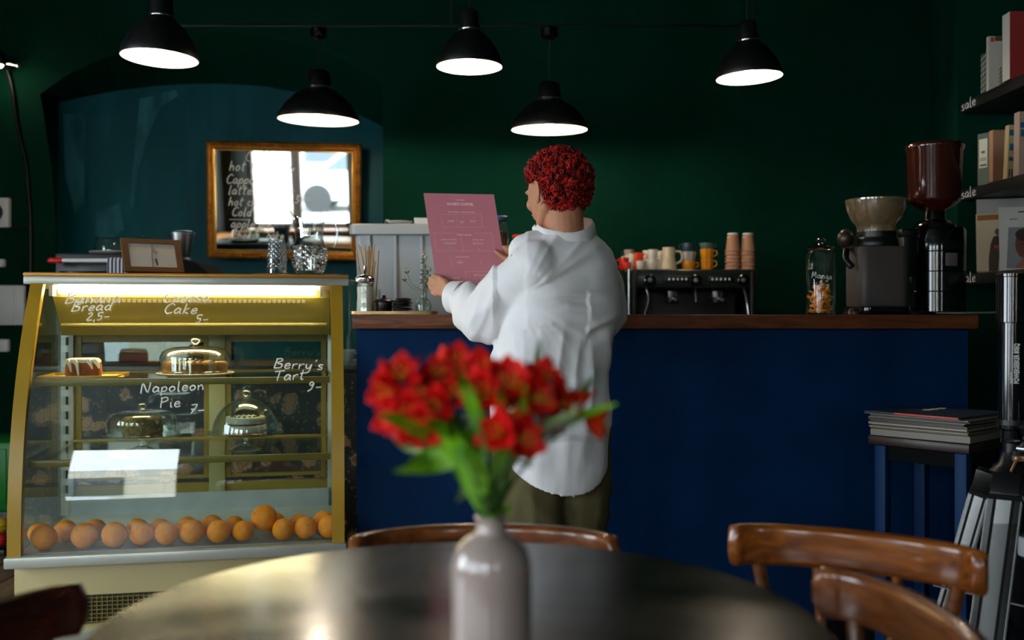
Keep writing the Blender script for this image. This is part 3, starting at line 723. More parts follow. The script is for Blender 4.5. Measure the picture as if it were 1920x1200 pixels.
for i in range(nx):
    for z in (mh/2-.016, -mh/2+.016): g.sph((-mw/2+.016+i*(mw-.032)/(nx-1), -.034, z), (.0085, .006, .006+.003*(i % 2)), n=8)
for i in range(24):
    for x in (mw/2-.016, -mw/2+.016): g.sph((x, -.034, -mh/2+.016+i*(mh-.032)/23), (.006+.003*(i % 2), .006, .0085), n=8)
g.build('carved_beads', M_gl2, mr, 60)
g = G(); g.box((0, -.010, 0), (mw-.1, .006, mh-.1)); g.build('mirror_glass', mat('mirror_silver', (225, 232, 230), .015, 1), mr, 0)
g = G()
def mwrite(txt, x, z, size):
    g = G(); hand(g, txt, lambda a, b: V((x+a, -.0145, z+b)), size, .0022, shear=.25); g.build('lettering', M_wtext, mr, 60)
# px/py on mirror -> local
def ml(px, py): return ((px-532)*Ym/F, (377-py)*Ym/F)
for txt, px, py, s in (('Coffee', 460, 304, .058), ('Hot fortable', 430, 322, .055), ('*', 545, 322, .04), ('Cappuccino', 424, 346, .052), ('1', 536, 342, .05), ('Latte', 428, 366, .052), ('1+', 536, 364, .045), ('Hot chocolate', 428, 387, .05), ('3', 552, 380, .045), ('Cold brew', 434, 406, .05), ('Apple pie', 432, 428, .05), ('3', 542, 426, .04), ('x Cheese  cake -', 420, 448, .045)):
    x, z = ml(px, py); mwrite(txt.replace('H', 'h').replace('A', 'a').replace('L', 'l'), x, z, s)
x, z = ml(430, 413); g = G(); g.tube([V((x, -.0145, z)), V((x+.12, -.0145, z))], .0012, 5); g.build('lettering', M_wtext, mr, 60)

# ------------------------------------------------------------------ oven etc on back counter
ov = thing('countertop_oven', 'black countertop oven with red-ended bar behind the case', 'oven', (PX(170, 4.5)-.0, 4.45, .911), 0)
wv = .50; hv = .488
g = G(); g.box((.11, .17, hv/2), (wv, .34, hv), .008); g.build('housing', mat('oven_black', (26, 30, 36), .35), ov)
g = G(); g.box((.11, -.008, hv/2-.02), (wv-.05, .014, hv-.12), .004); g.build('oven_door', M_blackgl, ov)
g = G(); g.tube([(-.09, -.055, hv-.035), (.33, -.055, hv-.035)], .009, 12); hd = g.build('handle', M_white, ov)
g = G(); g.caps((-.135, -.055, hv-.035), (-.09, -.055, hv-.035), .012, .014, 14); g.build('grip_end', mat('red_plastic', (190, 22, 20), .35), ov)
g = G()
for x in (-.06, .34): g.box((x, -.03, hv-.035), (.014, .05, .014))
g.build('handle_bracket', M_steel, ov)
for x in (-.1, .33): 
    for y in (.04, .3):
        g = G(); g.lathe([(0, -.001), (.015, -.001), (.015, .012), (0, .012)], 12, Matrix.Translation((x, y, 0))); g.build('foot', M_black, ov)
# striped towel hung over the bar
tw = thing('striped_towel', 'navy and white striped towel hanging over the oven bar', 'towel', ov.location+V((.0, 0, 0)), 0)
def stripe_mat():
    m = mat('striped_cloth', (210, 212, 220), .9); n = m.node_tree.nodes; L = m.node_tree.links; tc = n.new('ShaderNodeTexCoord'); s = n.new('ShaderNodeSeparateXYZ'); L.new(tc.outputs['Object'], s.inputs[0])
    a = n.new('ShaderNodeMath'); a.operation = 'MULTIPLY'; a.inputs[1].default_value = 2*pi/.0165; L.new(s.outputs[0], a.inputs[0]); b = n.new('ShaderNodeMath'); b.operation = 'SINE'; L.new(a.outputs[0], b.inputs[0])
    r = n.new('ShaderNodeValToRGB'); L.new(b.outputs[0], r.inputs[0]); r.color_ramp.elements[0].position = .0; r.color_ramp.elements[1].position = .15
    r.color_ramp.elements[0].color = lin((38, 48, 80)); r.color_ramp.elements[1].color = lin((208, 210, 218)); L.new(r.outputs[0], n['Principled BSDF'].inputs['Base Color']); return m
g = G(); pts = [(-.072, .16), (-.071, .2), (-.0695, .3), (-.069, hv-.04)]+[(-.055-.0125*cos(R(a)), hv-.035+.0125*sin(R(a))) for a in range(0, 181, 30)]+[(-.041, hv-.05), (-.040, .25)]
rings = []
for k in range(25):
    x = .05+.002+k*.085/24+.07; wob = .0025*sin(k*1.9)
    rings.append([V((x, y+wob*(1 if y < -.055 else .2), z)) for y, z in pts]+[V((x, y+.003+wob*(1 if y < -.055 else .2), z-.002)) for y, z in pts[::-1]])
g.loft(rings); g.build('cloth', stripe_mat(), tw, 60)
tw.location = ov.location
# plate with dome, glass bits on the oven top
zo = .911+hv
o = thing('domed_cake_plate', 'small grey plate with clear cover on top of the black oven', 'cake plate', (PX(212, 4.6), 4.6, zo+.001), 0)
g = G(); g.lathe([(0, 0), (.09, 0), (.105, .012), (.103, .016), (.09, .014), (0, .012)], 40); g.build('plate', mat('grey_plate', (150, 146, 140), .3), o, 50)
g = G(); g.lathe([(.082, .0165), (.082, .066), (.072, .078), (.03, .082), (0, .082)]+[(0, .079), (.07, .075), (.079, .065), (.079, .0165)], 40); g.build('glass_cover', M_tg, o, 50)
o = thing('glass_bowl', 'upturned clear glass bowl with chrome bits on top of the oven', 'bowl', (PX(262, 4.62), 4.66, zo+.001), 0)
g = G(); g.lathe([(.075, 0), (.078, .004), (.075, .03), (.06, .065), (.03, .085), (.012, .09), (.010, .10), (.018, .106), (0, .108)]+[(0, .086), (.028, .081), (.057, .062), (.072, .029), (.075, 0)], 40); g.build('bowl', M_tg, o, 50)
o = thing('steel_bucket', 'small polished steel bucket beside the mirror above the photo frame', 'bucket', (PX(340, 4.7), 4.7, zo-.001), 0)
g = G(); g.lathe([(0, 0), (.040, 0), (.042, .003), (.056, .104), (.060, .106), (.060, .11), (.054, .108), (.040, .006), (0, .006)], 40); g.build('bucket_body', M_steel, o, 50)
g = G(); g.tube(crom([(-.058, 0, .1), (-.05, .03, .12), (0, .04, .128), (.05, .03, .12), (.058, 0, .1)]), .002, 6); g.build('handle', M_steel, o)
o = thing('black_scale', 'low black slanted appliance beside the oven under the bucket', 'appliance', (PX(368, 4.6), 4.6, .911), 0)
g = G(); g.prism([(-.045, 0), (.14, 0), (.14, .38), (.06, .445), (-.045, .470)], -.12, .2, Matrix.Rotation(R(90), 4, 'X')); g.build('housing', mat('matt_black_case', (12, 14, 15), .9, spec=.1), o, 0)
for x in (-.0, .09):
    g = G(); g.box((x, -.203, .2), (.07, .004, .2), .001); g.build('front_panel', M_blackgl, o)
g = G(); g.box((0, 0, .02), (.03, .03, .04)); g.bm.free()
# grey storage tub
M_tub = mat('grey_tub', (170, 180, 186), .42)
Yt = 4.35
o = thing('storage_tub', 'tall pale grey ribbed plastic tub standing behind the menu', 'container', (PX(765, Yt), Yt+.02, .911), 0)
wt = 205*Yt/F; ht = PZ(421, Yt)-.911
g = G(); g.loft([[V((x, y+.2, z)) for x, y in rrect(wt*k, .38*k, .03)] for k, z in ((.9, 0), (.93, .02), (1.0, ht-.03), (1.0, ht))]); g.build('tub_body', M_tub, o, 50)
g = G()
for k in range(4): x = -wt*.36+k*wt*.24; g.box((x, .006, ht/2), (.012, .012, ht-.08), .004)
g.build('rib', mat('grey_rib', (176, 184, 190), .35), o)
g = G(); g.loft([[V((x, y+.2, z)) for x, y in rrect(wt+a, .38+a, .03)] for a, z in ((.03, ht-.045), (.045, ht-.04), (.045, ht), (.02, ht+.006))]); g.build('lid', mat('tub_lid', (170, 176, 180), .35), o, 50)
o = thing('white_dish', 'small white dish lying on the left of the tub lid', 'dish', (PX(742, Yt), Yt+.15, .911+ht+.008), 0)
g = G(); g.lathe([(0, 0), (.02, 0), (.05, .018), (.048, .02), (.018, .004), (0, .004)], 30, Matrix.Diagonal((1.2, 1, 1, 1))); g.build('dish_body', M_white, o, 50)
g = G(); g.lathe([(.010, -.004), (.013, 0), (.010, .004), (.007, 0), (.010, -.004)], 16, Matrix.Translation((-.055, 0, .016)) @ Matrix.Rotation(R(90), 4, 'X')); g.build('ring_handle', M_steel, o, 50)
o = thing('white_box', 'small white carton standing on the tub lid beside the menu', 'box', (PX(790, Yt), Yt+.12, .911+ht+.008), .1)
g = G(); g.box((0, 0, .013), (.085, .06, .026), .002); g.build('carton', M_white, o)
g = G(); g.box((0, 0, .0275), (.087, .062, .005), .001); g.build('flap', M_white, o)

# wall things at left
def sw(label, name, px0, px1, py0, py1, Y=5.58):
    a = W(px0, py1, Y); b = W(px1, py0, Y); c_ = (a+b)/2; o = thing(name, label, 'wall box', c_, 0)
    g = G(); g.box((0, 0, 0), (b.x-a.x, .035, b.z-a.z), .008); g.build('cover', M_white, o); return o, b.x-a.x, b.z-a.z
o, w_, h_ = sw('white wall socket plate with dark round outlet at the left edge', 'wall_socket', -34, 19, 371, 427)
g = G(); g.lathe([(0, .0), (.045, 0), (.05, .006), (.05, .010), (0, .010)], 24, Matrix.Translation((.0, -.017, 0)) @ Matrix.Rotation(R(90), 4, 'X')); g.build('outlet', M_black, o)
o, w_, h_ = sw('large white fuse box on the wall left of the case', 'fuse_box', -60, 47, 535, 610)
g = G(); g.box((w_/2-.05, -.02, 0), (.004, .004, h_-.02)); g.build('hinge_line', M_steel, o)
o, w_, h_ = sw('small white switch low on the wall left of the case', 'light_switch', -20, 17, 636, 660)
g = G(); g.box((0, -.02, 0), (w_*.5, .008, h_*.6), .003); g.build('rocker', M_white, o)
o, w_, h_ = sw('small round-cornered white switch above the fuse box', 'light_switch', -25, 9, 486, 501)
g = G(); g.box((0, -.02, 0), (w_*.5, .008, h_*.6), .002); g.build('rocker', M_white, o)
g = G(); g.tube(crom([W(12, 128, 5.57), W(22, 165, 5.575), W(32, 235, 5.575), W(47, 300, 5.58), W(52, 350, 5.585), W(57, 430, 5.585), W(56, 600, 5.585), W(55, 800, 5.585)]), .009, 8)
tag(g.build('wall_cable', M_black), 'thick black cable running down the wall at the left', 'cable')
g = G(); g.tube(crom([W(16, 427, 5.58), W(34, 426, 5.585), W(56, 425, 5.585)]), .004, 6); tag(g.build('socket_cable', M_black), 'thin black cable from the socket plate to the thick cable', 'cable')
# wall lamp at left edge
M_bulb = mat('bulb_glow', (255, 228, 190), .5, emit=(255, 214, 160), estr=14)
o = thing('wall_spotlight', 'small bright wall spotlight at the far left edge', 'lamp', W(-4, 118, 5.45), 0)
g = G(); g.sph((0, 0, 0), .03, n=16); g.build('bulb', M_bulb, o)
g = G(); g.tube([(-.02, .02, .0), (.05, .02, .0), (.1, .02, -.01)], .006, 8); g.tube([(0, .02, 0), (0, .14, 0)], .012, 8); g.sph((.1, .02, -.01), .012, n=8); g.build('arm', M_steel, o)
g = G(); g.lathe([(.034, -.01), (.042, .03), (.03, .06), (.0, .065), (0, .06), (.026, .056), (.038, .03), (.03, -.01)], 20); g.build('shade', M_black, o, 50)
l = bpy.data.lights.new('spotlight_light', 'POINT'); l.energy = 1.2; l.color = (1, .8, .55); l.shadow_soft_size = .03
lo_ = bpy.data.objects.new('spotlight_light', l); C.objects.link(lo_); lo_.parent = o; lo_.location = (0, -.05, -.03)
# low furniture at far left behind the case: green crate and toys
o = thing('green_cabinet', 'bright green low cabinet at the far left beyond the case', 'cabinet', (PX(-60, 5.0), 4.9, 0), 0)
g = G(); g.box((0, .2, .325), (.55, .4, .34), .01); g.build('body', mat('green_paint', (8, 120, 30), .4), o)
g = G(); g.box((0, -.003, .325), (.49, .012, .28), .005); dd = g.build('door', mat('green_paint', (8, 120, 30)), o)
g = G(); g.sph((.2, -.02, .325), .012, n=10); g.build('knob', M_steel, dd)
g = G(); g.box((0, .2, .0775), (.55, .4, .155), .004); g.build('plinth', M_black, o)
for px, py, r, c_, nm in ((2, 985, .035, (200, 160, 20), 'yellow'), (1, 1012, .03, (200, 30, 20), 'red')):
    p = W(px, py, 4.7); o = thing('toy_ball', 'small %s ball in front of the green cabinet' % nm, 'ball', (p.x, 4.7, p.z-r), 0)
    g = G(); g.sph((0, 0, r), r, n=18); g.build('ball', mat(nm+'_rubber', c_, .4), o)
    g = G(); g.lathe([(r*1.0, -.002), (r*1.01, 0), (r*1.0, .002)], 20, Matrix.Translation((0, 0, r))); g.build('seam', M_black, o)
g = G(); p = W(0, 1030, 4.7); g.box((p.x-.1, 4.72, (p.z)/2+.0), (.3, .16, p.z+.02), .005); tag(g.build('black_box', M_black), 'black box under the balls at the far left', 'box')
# ------------------------------------------------------------------ pendant lamps
M_shin = mat('lamp_inner_white', (238, 232, 220), .5)
def pendant(label, px, py, Y, dia, body, power, tiltx, tilty, cord_top, rose=None, warm=(1, .86, .68)):
    p = W(px, py, Y); r = dia/2
    o = thing('pendant_lamp', label, 'lamp', p, 0); o.rotation_euler = (R(tiltx), R(tilty), 0)
    h = dia*body
    pr = [(r, 0), (r*1.01, .004), (r*.97, h*.13), (r*.84, h*.30), (r*.62, h*.48), (r*.42, h*.58), (r*.33, h*.64), (r*.31, h*.70), (r*.27, h*.96), (r*.20, h*1.0), (0, h*1.0)]
    g = G(); g.lathe(pr+[], 48)
    g.build('shade', M_blackmt, o, 50)
    inn_ = [(r-.002, .001), (r*.955, h*.13), (r*.82, h*.295), (r*.60, h*.47), (r*.40, h*.57), (r*.30, h*.62), (0, h*.62)]
    g = G(); g.lathe(inn_, 48); g.build('inner_reflector', M_shin, o, 50)
    g = G(); g.lathe([(r*.335, h*.635), (r*.345, h*.65), (r*.335, h*.665)], 32); g.build('ring', M_chrome, o, 50)
    g = G(); g.lathe([(0, .02), (.02, .026), (.03, .05), (.022, .078), (.012, .095), (.012, h*.6), (0, h*.6)], 20); g.build('bulb', M_bulb, o, 50)
    l = bpy.data.lights.new('lamp_light', 'POINT'); l.energy = power; l.color = warm; l.shadow_soft_size = .03
    lo = bpy.data.objects.new('lamp_light', l); C.objects.link(lo); lo.parent = o; lo.location = (0, 0, .014)
    ct = PZ(cord_top, Y) if rose else TOPZ
    Mi = o.rotation_euler.to_matrix().inverted()
    t0 = V((0, 0, h*.98)); t1 = Mi @ V((0, 0, ct-p.z))
    g = G(); g.tube([t0, t0.lerp(t1, .5), t1], .0035, 8); g.build('cord', M_black, o)
    g = G(); T = Matrix.Translation(t1) @ Mi.to_4x4()
    g.lathe([(0, 0), (.012, 0), (.035, .012), (.042, .02), (.042, .055), (0, .056)] if rose else [(0, -.03), (.05, -.025), (.055, 0), (0, 0)], 24, T); g.build('ceiling_rose', M_blackgl, o, 40)
    return o
pendant('black bell pendant lamp above the left of the glass case', 299, 110, 3.6, .272, .86, 6, -1, 2.0, 0)
pendant('black bell pendant lamp above and left of the woman', 880, 126, 4.06, .270, .86, 6, 0, 0, 0)
pendant('black bell pendant lamp at right above the coffee grinders', 1405, 146, 4.1, .270, .86, 6, 0, -2.5, 0)
pendant('wide black pendant lamp hanging in front of the niche over the mirror', 597, 226, 4.95, .40, .62, 9, 2, 1.5, 75, True)
pendant('wide black pendant lamp directly above the head with red curls', 1030, 244, 4.95, .38, .62, 9, 2, 0, 75, True)
zr = PZ(50, 4.95)+.004
g = G(); g.tube([(-1.7, 4.95, zr), (1.2, 4.95, zr)], .006, 8)
for x in (-1.7, -.3, 1.2): g.tube([(x, 4.95, zr), (x, 4.95, TOPZ+.01)], .004, 6)
tag(g.build('lamp_rail', M_black), 'thin black rail near the ceiling carrying the two wide lamps', 'rail')

# ------------------------------------------------------------------ things on the left of the bar
zc = 1.1246
def lathe_thing(name, label, cat, px, Y, z, parts, group=None, sc=1):
    o = thing(name, label, cat, (PX(px, Y), Y, z), 0, group)
    for nm, pr, m in parts:
        g = G(); g.lathe(pr, 32); g.build(nm, m, o, 45)
    return o
M_brass = mat('brass_tray', (150, 122, 78), .3, metal=.7)
o = thing('bar_tray', 'narrow brass rimmed tray at the left end of the bar', 'tray', (PX(740, 3.47), 3.47, zc), 0)
g = G(); g.box((0, 0, .002), (.28, .13, .003)); g.build('base', M_brass, o)
g = G(); g.sweep([V((x, y, .006)) for x, y in rrect(.285, .135, .015)], [(.003, -.005), (.003, .005), (-.003, .005), (-.003, -.005)], closed=True); g.build('rim', M_brass, o)
zt = zc+.004
M_sugar = mat('sugar_white', (216, 208, 192), .8, bump=.3, bscale=200)
o = thing('sugar_dispenser', 'glass sugar dispenser with chrome spout at the left bar end', 'dispenser', (PX(684, 3.46), 3.46, zt), 0)
g = G(); g.lathe([(0, 0), (.030, 0), (.033, .004), (.031, .03), (.028, .055), (.029, .085), (.031, .105), (.028, .115), (.026, .115), (.029, .104), (.026, .06), (.030, .006), (0, .004)], 10); g.build('glass_jar', M_tg, o, 30)
g = G(); g.lathe([(0, .005), (.0285, .006), (.026, .055), (.027, .092), (0, .096)], 24); g.build('sugar', M_sugar, o)
g = G(); g.lathe([(.031, .108), (.033, .112), (.033, .122), (.024, .130), (.006, .134), (.0045, .136), (.0045, .165), (0, .170)], 28); g.build('chrome_lid', M_chrome, o, 40)
# straws
M_straw = mat('paper_straw', (196, 160, 112), .7)
hs = lathe_thing('straw_holder', 'clear glass holding paper straws behind the sugar dispenser', 'glass', 694, 3.6, zc, [('glass', [(0, 0), (.03, 0), (.034, .004), (.038, .09), (.036, .09), (.032, .006), (0, .005)], M_tg)])
for i in range(16):
    a = i*2.4; px = [672, 668, 676, 682, 686, 691, 697, 702, 710, 704, 679, 689, 695, 671, 700, 684][i]; py = [458, 470, 462, 465, 474, 460, 463, 458, 470, 490, 480, 470, 468, 500, 480, 460][i]
    b = V((PX(694, 3.6)+.018*cos(a), 3.6+.018*sin(a), zc+.008)); t = W(px, py, 3.6+.03*sin(a)); d = t-b
    g = G(); g.tube([b, b+d], .0026, 8); o = g.build('paper_straw', M_straw)
    for v in o.data.vertices: v.co -= b
    o.location = b; tag(o, 'brown paper straw in the glass behind the sugar dispenser', 'straw', 'paper straws in the glass holder')
o = thing('lidded_pot', 'small matt black pot with knob lid on the bar', 'pot', (PX(720, 3.47), 3.47, zt), 0)
g = G(); g.lathe([(0, 0), (.024, 0), (.027, .004), (.028, .038), (.03, .040)], 28); g.build('pot_body', M_black, o, 40)
g = G(); g.lathe([(.033, .038), (.034, .042), (.028, .048), (.008, .053), (.005, .058), (.007, .062), (0, .064)], 28); g.build('lid', M_black, o, 40)
for k, nm in enumerate(['lowest', 'second', 'third', 'fourth', 'topmost']):
    o = thing('drink_cover', '%s black plastic lid in the tilted stack beside the bud vase' % nm, 'lid', (PX(753, 3.47)+.003*(k % 2), 3.47, zt+.0005+k*.0105), 0, 'stacked black cup lids')
    o.rotation_euler = (0, R(0 if k < 2 else -4), 0)
    g = G(); g.lathe([(.034, .0), (.036, .002), (.035, .005), (.029, .007), (.028, .0095), (0, .0095), (0, .007), (.026, .007), (.028, .003), (.034, 0)], 30); g.build('lid_shell', M_black, o, 40)
# bud vase with sprig
o = thing('bud_vase', 'small ribbed clear glass bud vase with dried sprigs on the bar', 'vase', (PX(794, 3.46), 3.46, zt), 0)
g = G(); g.lathe([(0, 0), (.024, 0), (.027, .006), (.028, .03), (.022, .045), (.009, .055), (.008, .072), (.011, .078), (.009, .078), (.006, .056), (.019, .044), (.025, .03), (.024, .008), (0, .006)], 30, mod=lambda a, z: 1+.03*sin(a*14)); g.build('glass_body', M_tg, o, 40)
M_sprig = mat('dry_green', (96, 104, 72), .8); M_spfl = mat('dried_white', (196, 186, 160), .8)
for k, tp in enumerate([(795, 482), (803, 505), (762, 508), (757, 523)]):
    b = V((PX(794, 3.46), 3.46, zt+.02)); t = W(tp[0], tp[1], 3.46+.01*k); m_ = b.lerp(t, .55)+V((.004*(1 if k % 2 else -1), 0, .008)); P = crom([b, V((b.x, b.y, b.z+.056)), m_, t])
    o = thing('dried_sprig', ['tallest dried sprig with white buds in the bud vase', 'short leafy sprig on the right of the bud vase', 'thin curved sprig bending left from the bud vase', 'lowest thin sprig bending left from the bud vase'][k], 'sprig', b, 0)
    g = G(); g.tube([p-b for p in P], .0009, 6); g.build('stem', M_sprig, o)
    g = G()
    for j in range(10 if k < 2 else 2):
        q = P[-1-j*1]-b if j < len(P)-6 else P[-6]-b; a = j*2.1; g.sph(q+V((.007*cos(a), .004*sin(a), 0)), (.0035, .0018, .008), Matrix.Rotation(a, 4, 'Y'), 8)
    g.build('leaf', M_sprig, o)
    g = G()
    for j in range(5 if k == 0 else 2): g.sph(t-b+V((.007*cos(j*1.7), .003*sin(j), .006*sin(j*1.3)+.004)), .0042, n=8)
    g.build('bud', M_spfl, o)
o = thing('glass_canister', 'small clear glass canister at the left end behind the case', 'jar', (PX(656, 3.95), 3.95, .911), 0)
g = G(); g.lathe([(0, 0), (.03, 0), (.033, .004), (.033, .30), (.028, .33), (.026, .33), (.03, .30), (.03, .006), (0, .005)], 30); g.build('glass_body', M_tg, o, 45)
g = G(); g.lathe([(0, .331), (.031, .331), (.032, .345), (.012, .352), (0, .353)], 30); g.build('lid', M_dome, o, 45)
o = thing('espresso_cup', 'white cup on the rear worktop seen right of the case', 'cup', (PX(652, 4.3)-.005, 4.28, .911), 0)
g = G(); g.lathe([(0, 0), (.022, 0), (.026, .004), (.04, .05), (.042, .062), (.040, .062), (.022, .008), (0, .006)], 30); g.build('cup_body', M_white, o, 45)
g = G(); g.tube(crom([(.038, 0, .05), (.06, 0, .045), (.055, 0, .022), (.031, 0, .018)]), .004, 8); g.build('handle', M_white, o)
# ------------------------------------------------------------------ jars behind the menu
sh_ = thing('yellow_shelf', 'yellow tray shelf holding jars between the menu and the woman', 'shelf', (PX(960, 4.6), 4.6, PZ(470, 4.6)), 0)
g = G(); g.box((0, 0, 0), (.32, .2, .028), .005); g.build('board', mat('yellow_paint', (232, 158, 20), .4), sh_)
g = G()
for x in (-.14, .14): g.box((x, .06, -.714), (.02, .02, 1.4))
g.build('post', M_black, sh_)
zy = PZ(470, 4.6)+.0145
o = lathe_thing('coffee_jar', 'tall glass jar with blue lid beside the menu edge', 'jar', 937, 4.58, zy, [('glass', [(0, 0), (.036, 0), (.04, .005), (.04, .11), (.033, .122), (.031, .122), (.037, .108), (.037, .006), (0, .005)], M_tg), ('lid', [(0, .122), (.037, .122), (.038, .14), (.034, .143), (0, .143)], mat('blue_lid', (24, 56, 92), .4)), ('coffee_beans', [(0, .006), (.0355, .007), (.0355, .07), (0, .075)], mat('coffee_brown', (70, 42, 28), .7, bump=.8, bscale=150))])
o = lathe_thing('red_lid_jar', 'small glass jar with red lid on the yellow shelf', 'jar', 974, 4.56, zy, [('glass', [(0, 0), (.03, 0), (.033, .005), (.033, .034), (.029, .04), (.027, .04), (.03, .034), (.03, .006), (0, .005)], M_tg), ('lid', [(0, .04), (.033, .04), (.034, .052), (.031, .055), (0, .055)], mat('red_lid', (206, 40, 28), .35)), ('jam', [(0, .006), (.029, .007), (.029, .026), (0, .028)], mat('pale_contents', (176, 180, 190), .6))])
o = lathe_thing('terracotta_bowl', 'orange-brown bowl on the yellow shelf behind her shoulder', 'bowl', 1004, 4.5, zy, [('bowl_body', [(0, 0), (.03, 0), (.05, .02), (.06, .036), (.057, .036), (.03, .006), (0, .005)], mat('terracotta', (168, 76, 34), .7)), ('foot_ring', [(.025, -.0005), (.031, -.0005), (.031, .004)], mat('terracotta', (0, 0, 0)))])
# ------------------------------------------------------------------ espresso machine and cups
Ye = 5.0
xe0, xe1 = PX(1186, Ye), PX(1422, Ye); we = xe1-xe0; xc_ = (xe0+xe1)/2
zt_ = PZ(505, Ye); zb_ = PZ(540, Ye); z0_ = .901
em = thing('espresso_machine', 'black two-group espresso machine behind the bar', 'coffee machine', (xc_, Ye, z0_), 0)
H = zt_-z0_; hb = zb_-z0_
g = G(); g.box((0, .04, H-.047), (we, .09, .094), .006); g.box((0, .26, H-.04), (we-.01, .40, .075), .006); g.build('head', mat('machine_black', (22, 30, 28), .25, coat=.3), em)
g = G(); g.box((-.02, .34, H/2-.03), (we-.10, .26, H-.09), .006); g.build('back_panel', mat('machine_steel', (66, 62, 60), .4, metal=.5), em)
g = G(); g.box((0, .16, .045), (we-.04, .44, .085), .008); g.build('drip_tray', M_black, em)
for x in (-we/2+.012, we/2-.03):
    g = G(); g.box((x, .2, H/2), (.022, .42, H-.02), .005); g.build('side_panel', M_black, em)
def knob_(x, nm='pressure_gauge'):
    g = G(); T = Matrix.Translation((x, -.006, H-.055)) @ Matrix.Rotation(R(90), 4, 'X')
    g.lathe([(0, 0), (.027, 0), (.029, .008), (.024, .010), (.022, .006), (0, .006)], 24, T); k = g.build(nm, M_blackgl, em)
    g = G(); g.lathe([(0, .006), (.013, .007), (.010, .014), (0, .015)], 16, T); g.build('dial', M_steel, k)
for x in (-we/2+.087, -.0+.0, we/2-.077): knob_(x)
g = G()
for cx in (-.09, .127):
    for k in range(5): g.sph((cx+(k-2)*.0215, -.008, H-.05), (.0055, .004, .007), n=8)
g.build('buttons', M_white, em)
g = G()
for cx in (-.09, .127): g.box((cx, -.0065, H-.05), (.13, .003, .03), .001)
g.build('button_panel', M_black, em)
for x in (-.11, .12):
    g = G(); g.lathe([(0, 0), (.032, 0), (.034, .03), (.026, .04), (0, .04)], 24, Matrix.Translation((x, .07, hb-.045))); gg = g.build('group_head', M_chrome, em)
    g = G(); g.lathe([(0, -.03), (.03, -.026), (.032, 0), (0, 0)], 24, Matrix.Translation((x, .06, hb-.046))); g.caps((x, .03, hb-.056), (x+.0, -.09, hb-.066), .010, .013, 12); g.build('portafilter', M_black, em)
for x in (-we/2+.07, we/2-.07):
    g = G(); g.tube(crom([(x, .02, hb+.0), (x+.01, 0, hb-.06), (x+.02*(1 if x > 0 else -1), -.01, hb-.18), (x, 0, hb-.24)]), .005, 8); g.build('steam_wand', M_chrome, em)
g = G(); g.tube([(.005, .03, hb-.005), (.005, .01, hb-.07)], .006, 8); g.build('water_spout', M_chrome, em)
g = G(); g.tube([(-we/2-.02, -.02, 0.0), (-we/2-.02, -.02, H+.0)], .007, 8); g.build('guard_rail', M_steel, em)
ztop = zt_+.0005
def mug(name, label, px, Y, z, r, h, m, hx=1, handle=True, oct_=False, taper=.85, group='cups on the espresso machine', cat='cup', hcol=None):
    o = thing(name, label, cat, (PX(px, Y), Y, z), 0, group)
    n = 8 if oct_ else 28
    g = G(); g.lathe([(0, 0), (r*taper*.92, 0), (r*taper, .004), (r*.97, h*.6), (r, h), (r-.0035, h), (r*.9, h*.5), (r*taper-.005, .008), (0, .006)], n, Matrix.Rotation(pi/8, 4, 'Z') if oct_ else None); g.build('cup_body', m, o, 30)
    if handle:
        g = G(); s = hx; g.tube(crom([(s*r*.93, -.004, h*.82), (s*(r+h*.26), -.006, h*.78), (s*(r+h*.28), -.006, h*.42), (s*r*.9, -.004, h*.25)]), h*.055, 8); g.build('handle', m, o)
    return o
Mcup = {'red': mat('cup_red', (196, 26, 20), .3, coat=.4), 'pink': mat('cup_coral', (226, 70, 66), .3, coat=.4), 'white': mat('cup_white', (220, 216, 204), .3, coat=.4), 'cream': mat('cup_cream', (204, 184, 154), .35, coat=.3), 'or': mat('cup_orange', (224, 66, 24), .3, coat=.4), 'yel': mat('cup_amber', (216, 136, 20), .3, coat=.4), 'grey': mat('cup_greygreen', (86, 106, 98), .35, coat=.3), 'dk': mat('cup_slate', (44, 62, 70), .35, coat=.3), 'glass': M_tg}
Yc = 5.1; s_ = Yc/F
mug('cup', 'dark red cup at the left end of the machine top', 1170, Yc, ztop, .026, .062, Mcup['red'], -1)
mug('cup', 'coral cup partly hidden at the left end of the machine', 1176, Yc-.06, ztop, .022, .036, Mcup['pink'], 1, False)
mug('cup', 'clear glass standing on the dark red cup', 1171, Yc, ztop+.063, .022, .036, M_tg, 1, False)
mug('cup', 'white cup with handle behind the orange cups', 1186, Yc+.1, ztop, .03, .09, Mcup['white'], -1)
mug('cup', 'pinkish grey cup upside down at the back left', 1180, Yc+.17, ztop, .026, .115, mat('cup_pinkgrey', (168, 138, 128), .4), 1, False)
mug('cup', 'lower orange-red cup left of the small white cup', 1197, Yc, ztop, .026, .045, Mcup['or'], 1, False, True)
mug('cup', 'upper orange-red cup with handle stacked on its twin', 1198, Yc, ztop+.0455, .026, .044, Mcup['or'], 1, True, True)
mug('cup', 'small plain white cup in front of the orange-red stack', 1202, Yc-.075, ztop, .025, .043, Mcup['white'], 1, False)
mug('cup', 'lower white cup left of the large cream mug', 1224, Yc-.02, ztop, .029, .055, Mcup['white'], 1)
mug('cup', 'upper white cup stacked left of the large cream mug', 1224, Yc-.02, ztop+.0555, .025, .048, Mcup['white'], 1)
mug('cup', 'rear white cup left of the large cream mug', 1214, Yc+.1, ztop, .025, .107, Mcup['white'], -1, False)
mug('cup', 'second rear white cup peeping behind the large cream mug', 1240, Yc+.1, ztop, .025, .105, Mcup['white'], -1, False)
mug('mug', 'large cream conical mug with a big handle', 1254, Yc-.03, ztop, .032, .114, Mcup['cream'], 1, True, False, 1.28)
mug('cup', 'amber cup below the grey-white cup', 1291, Yc-.02, ztop, .034, .046, Mcup['yel'], 1)
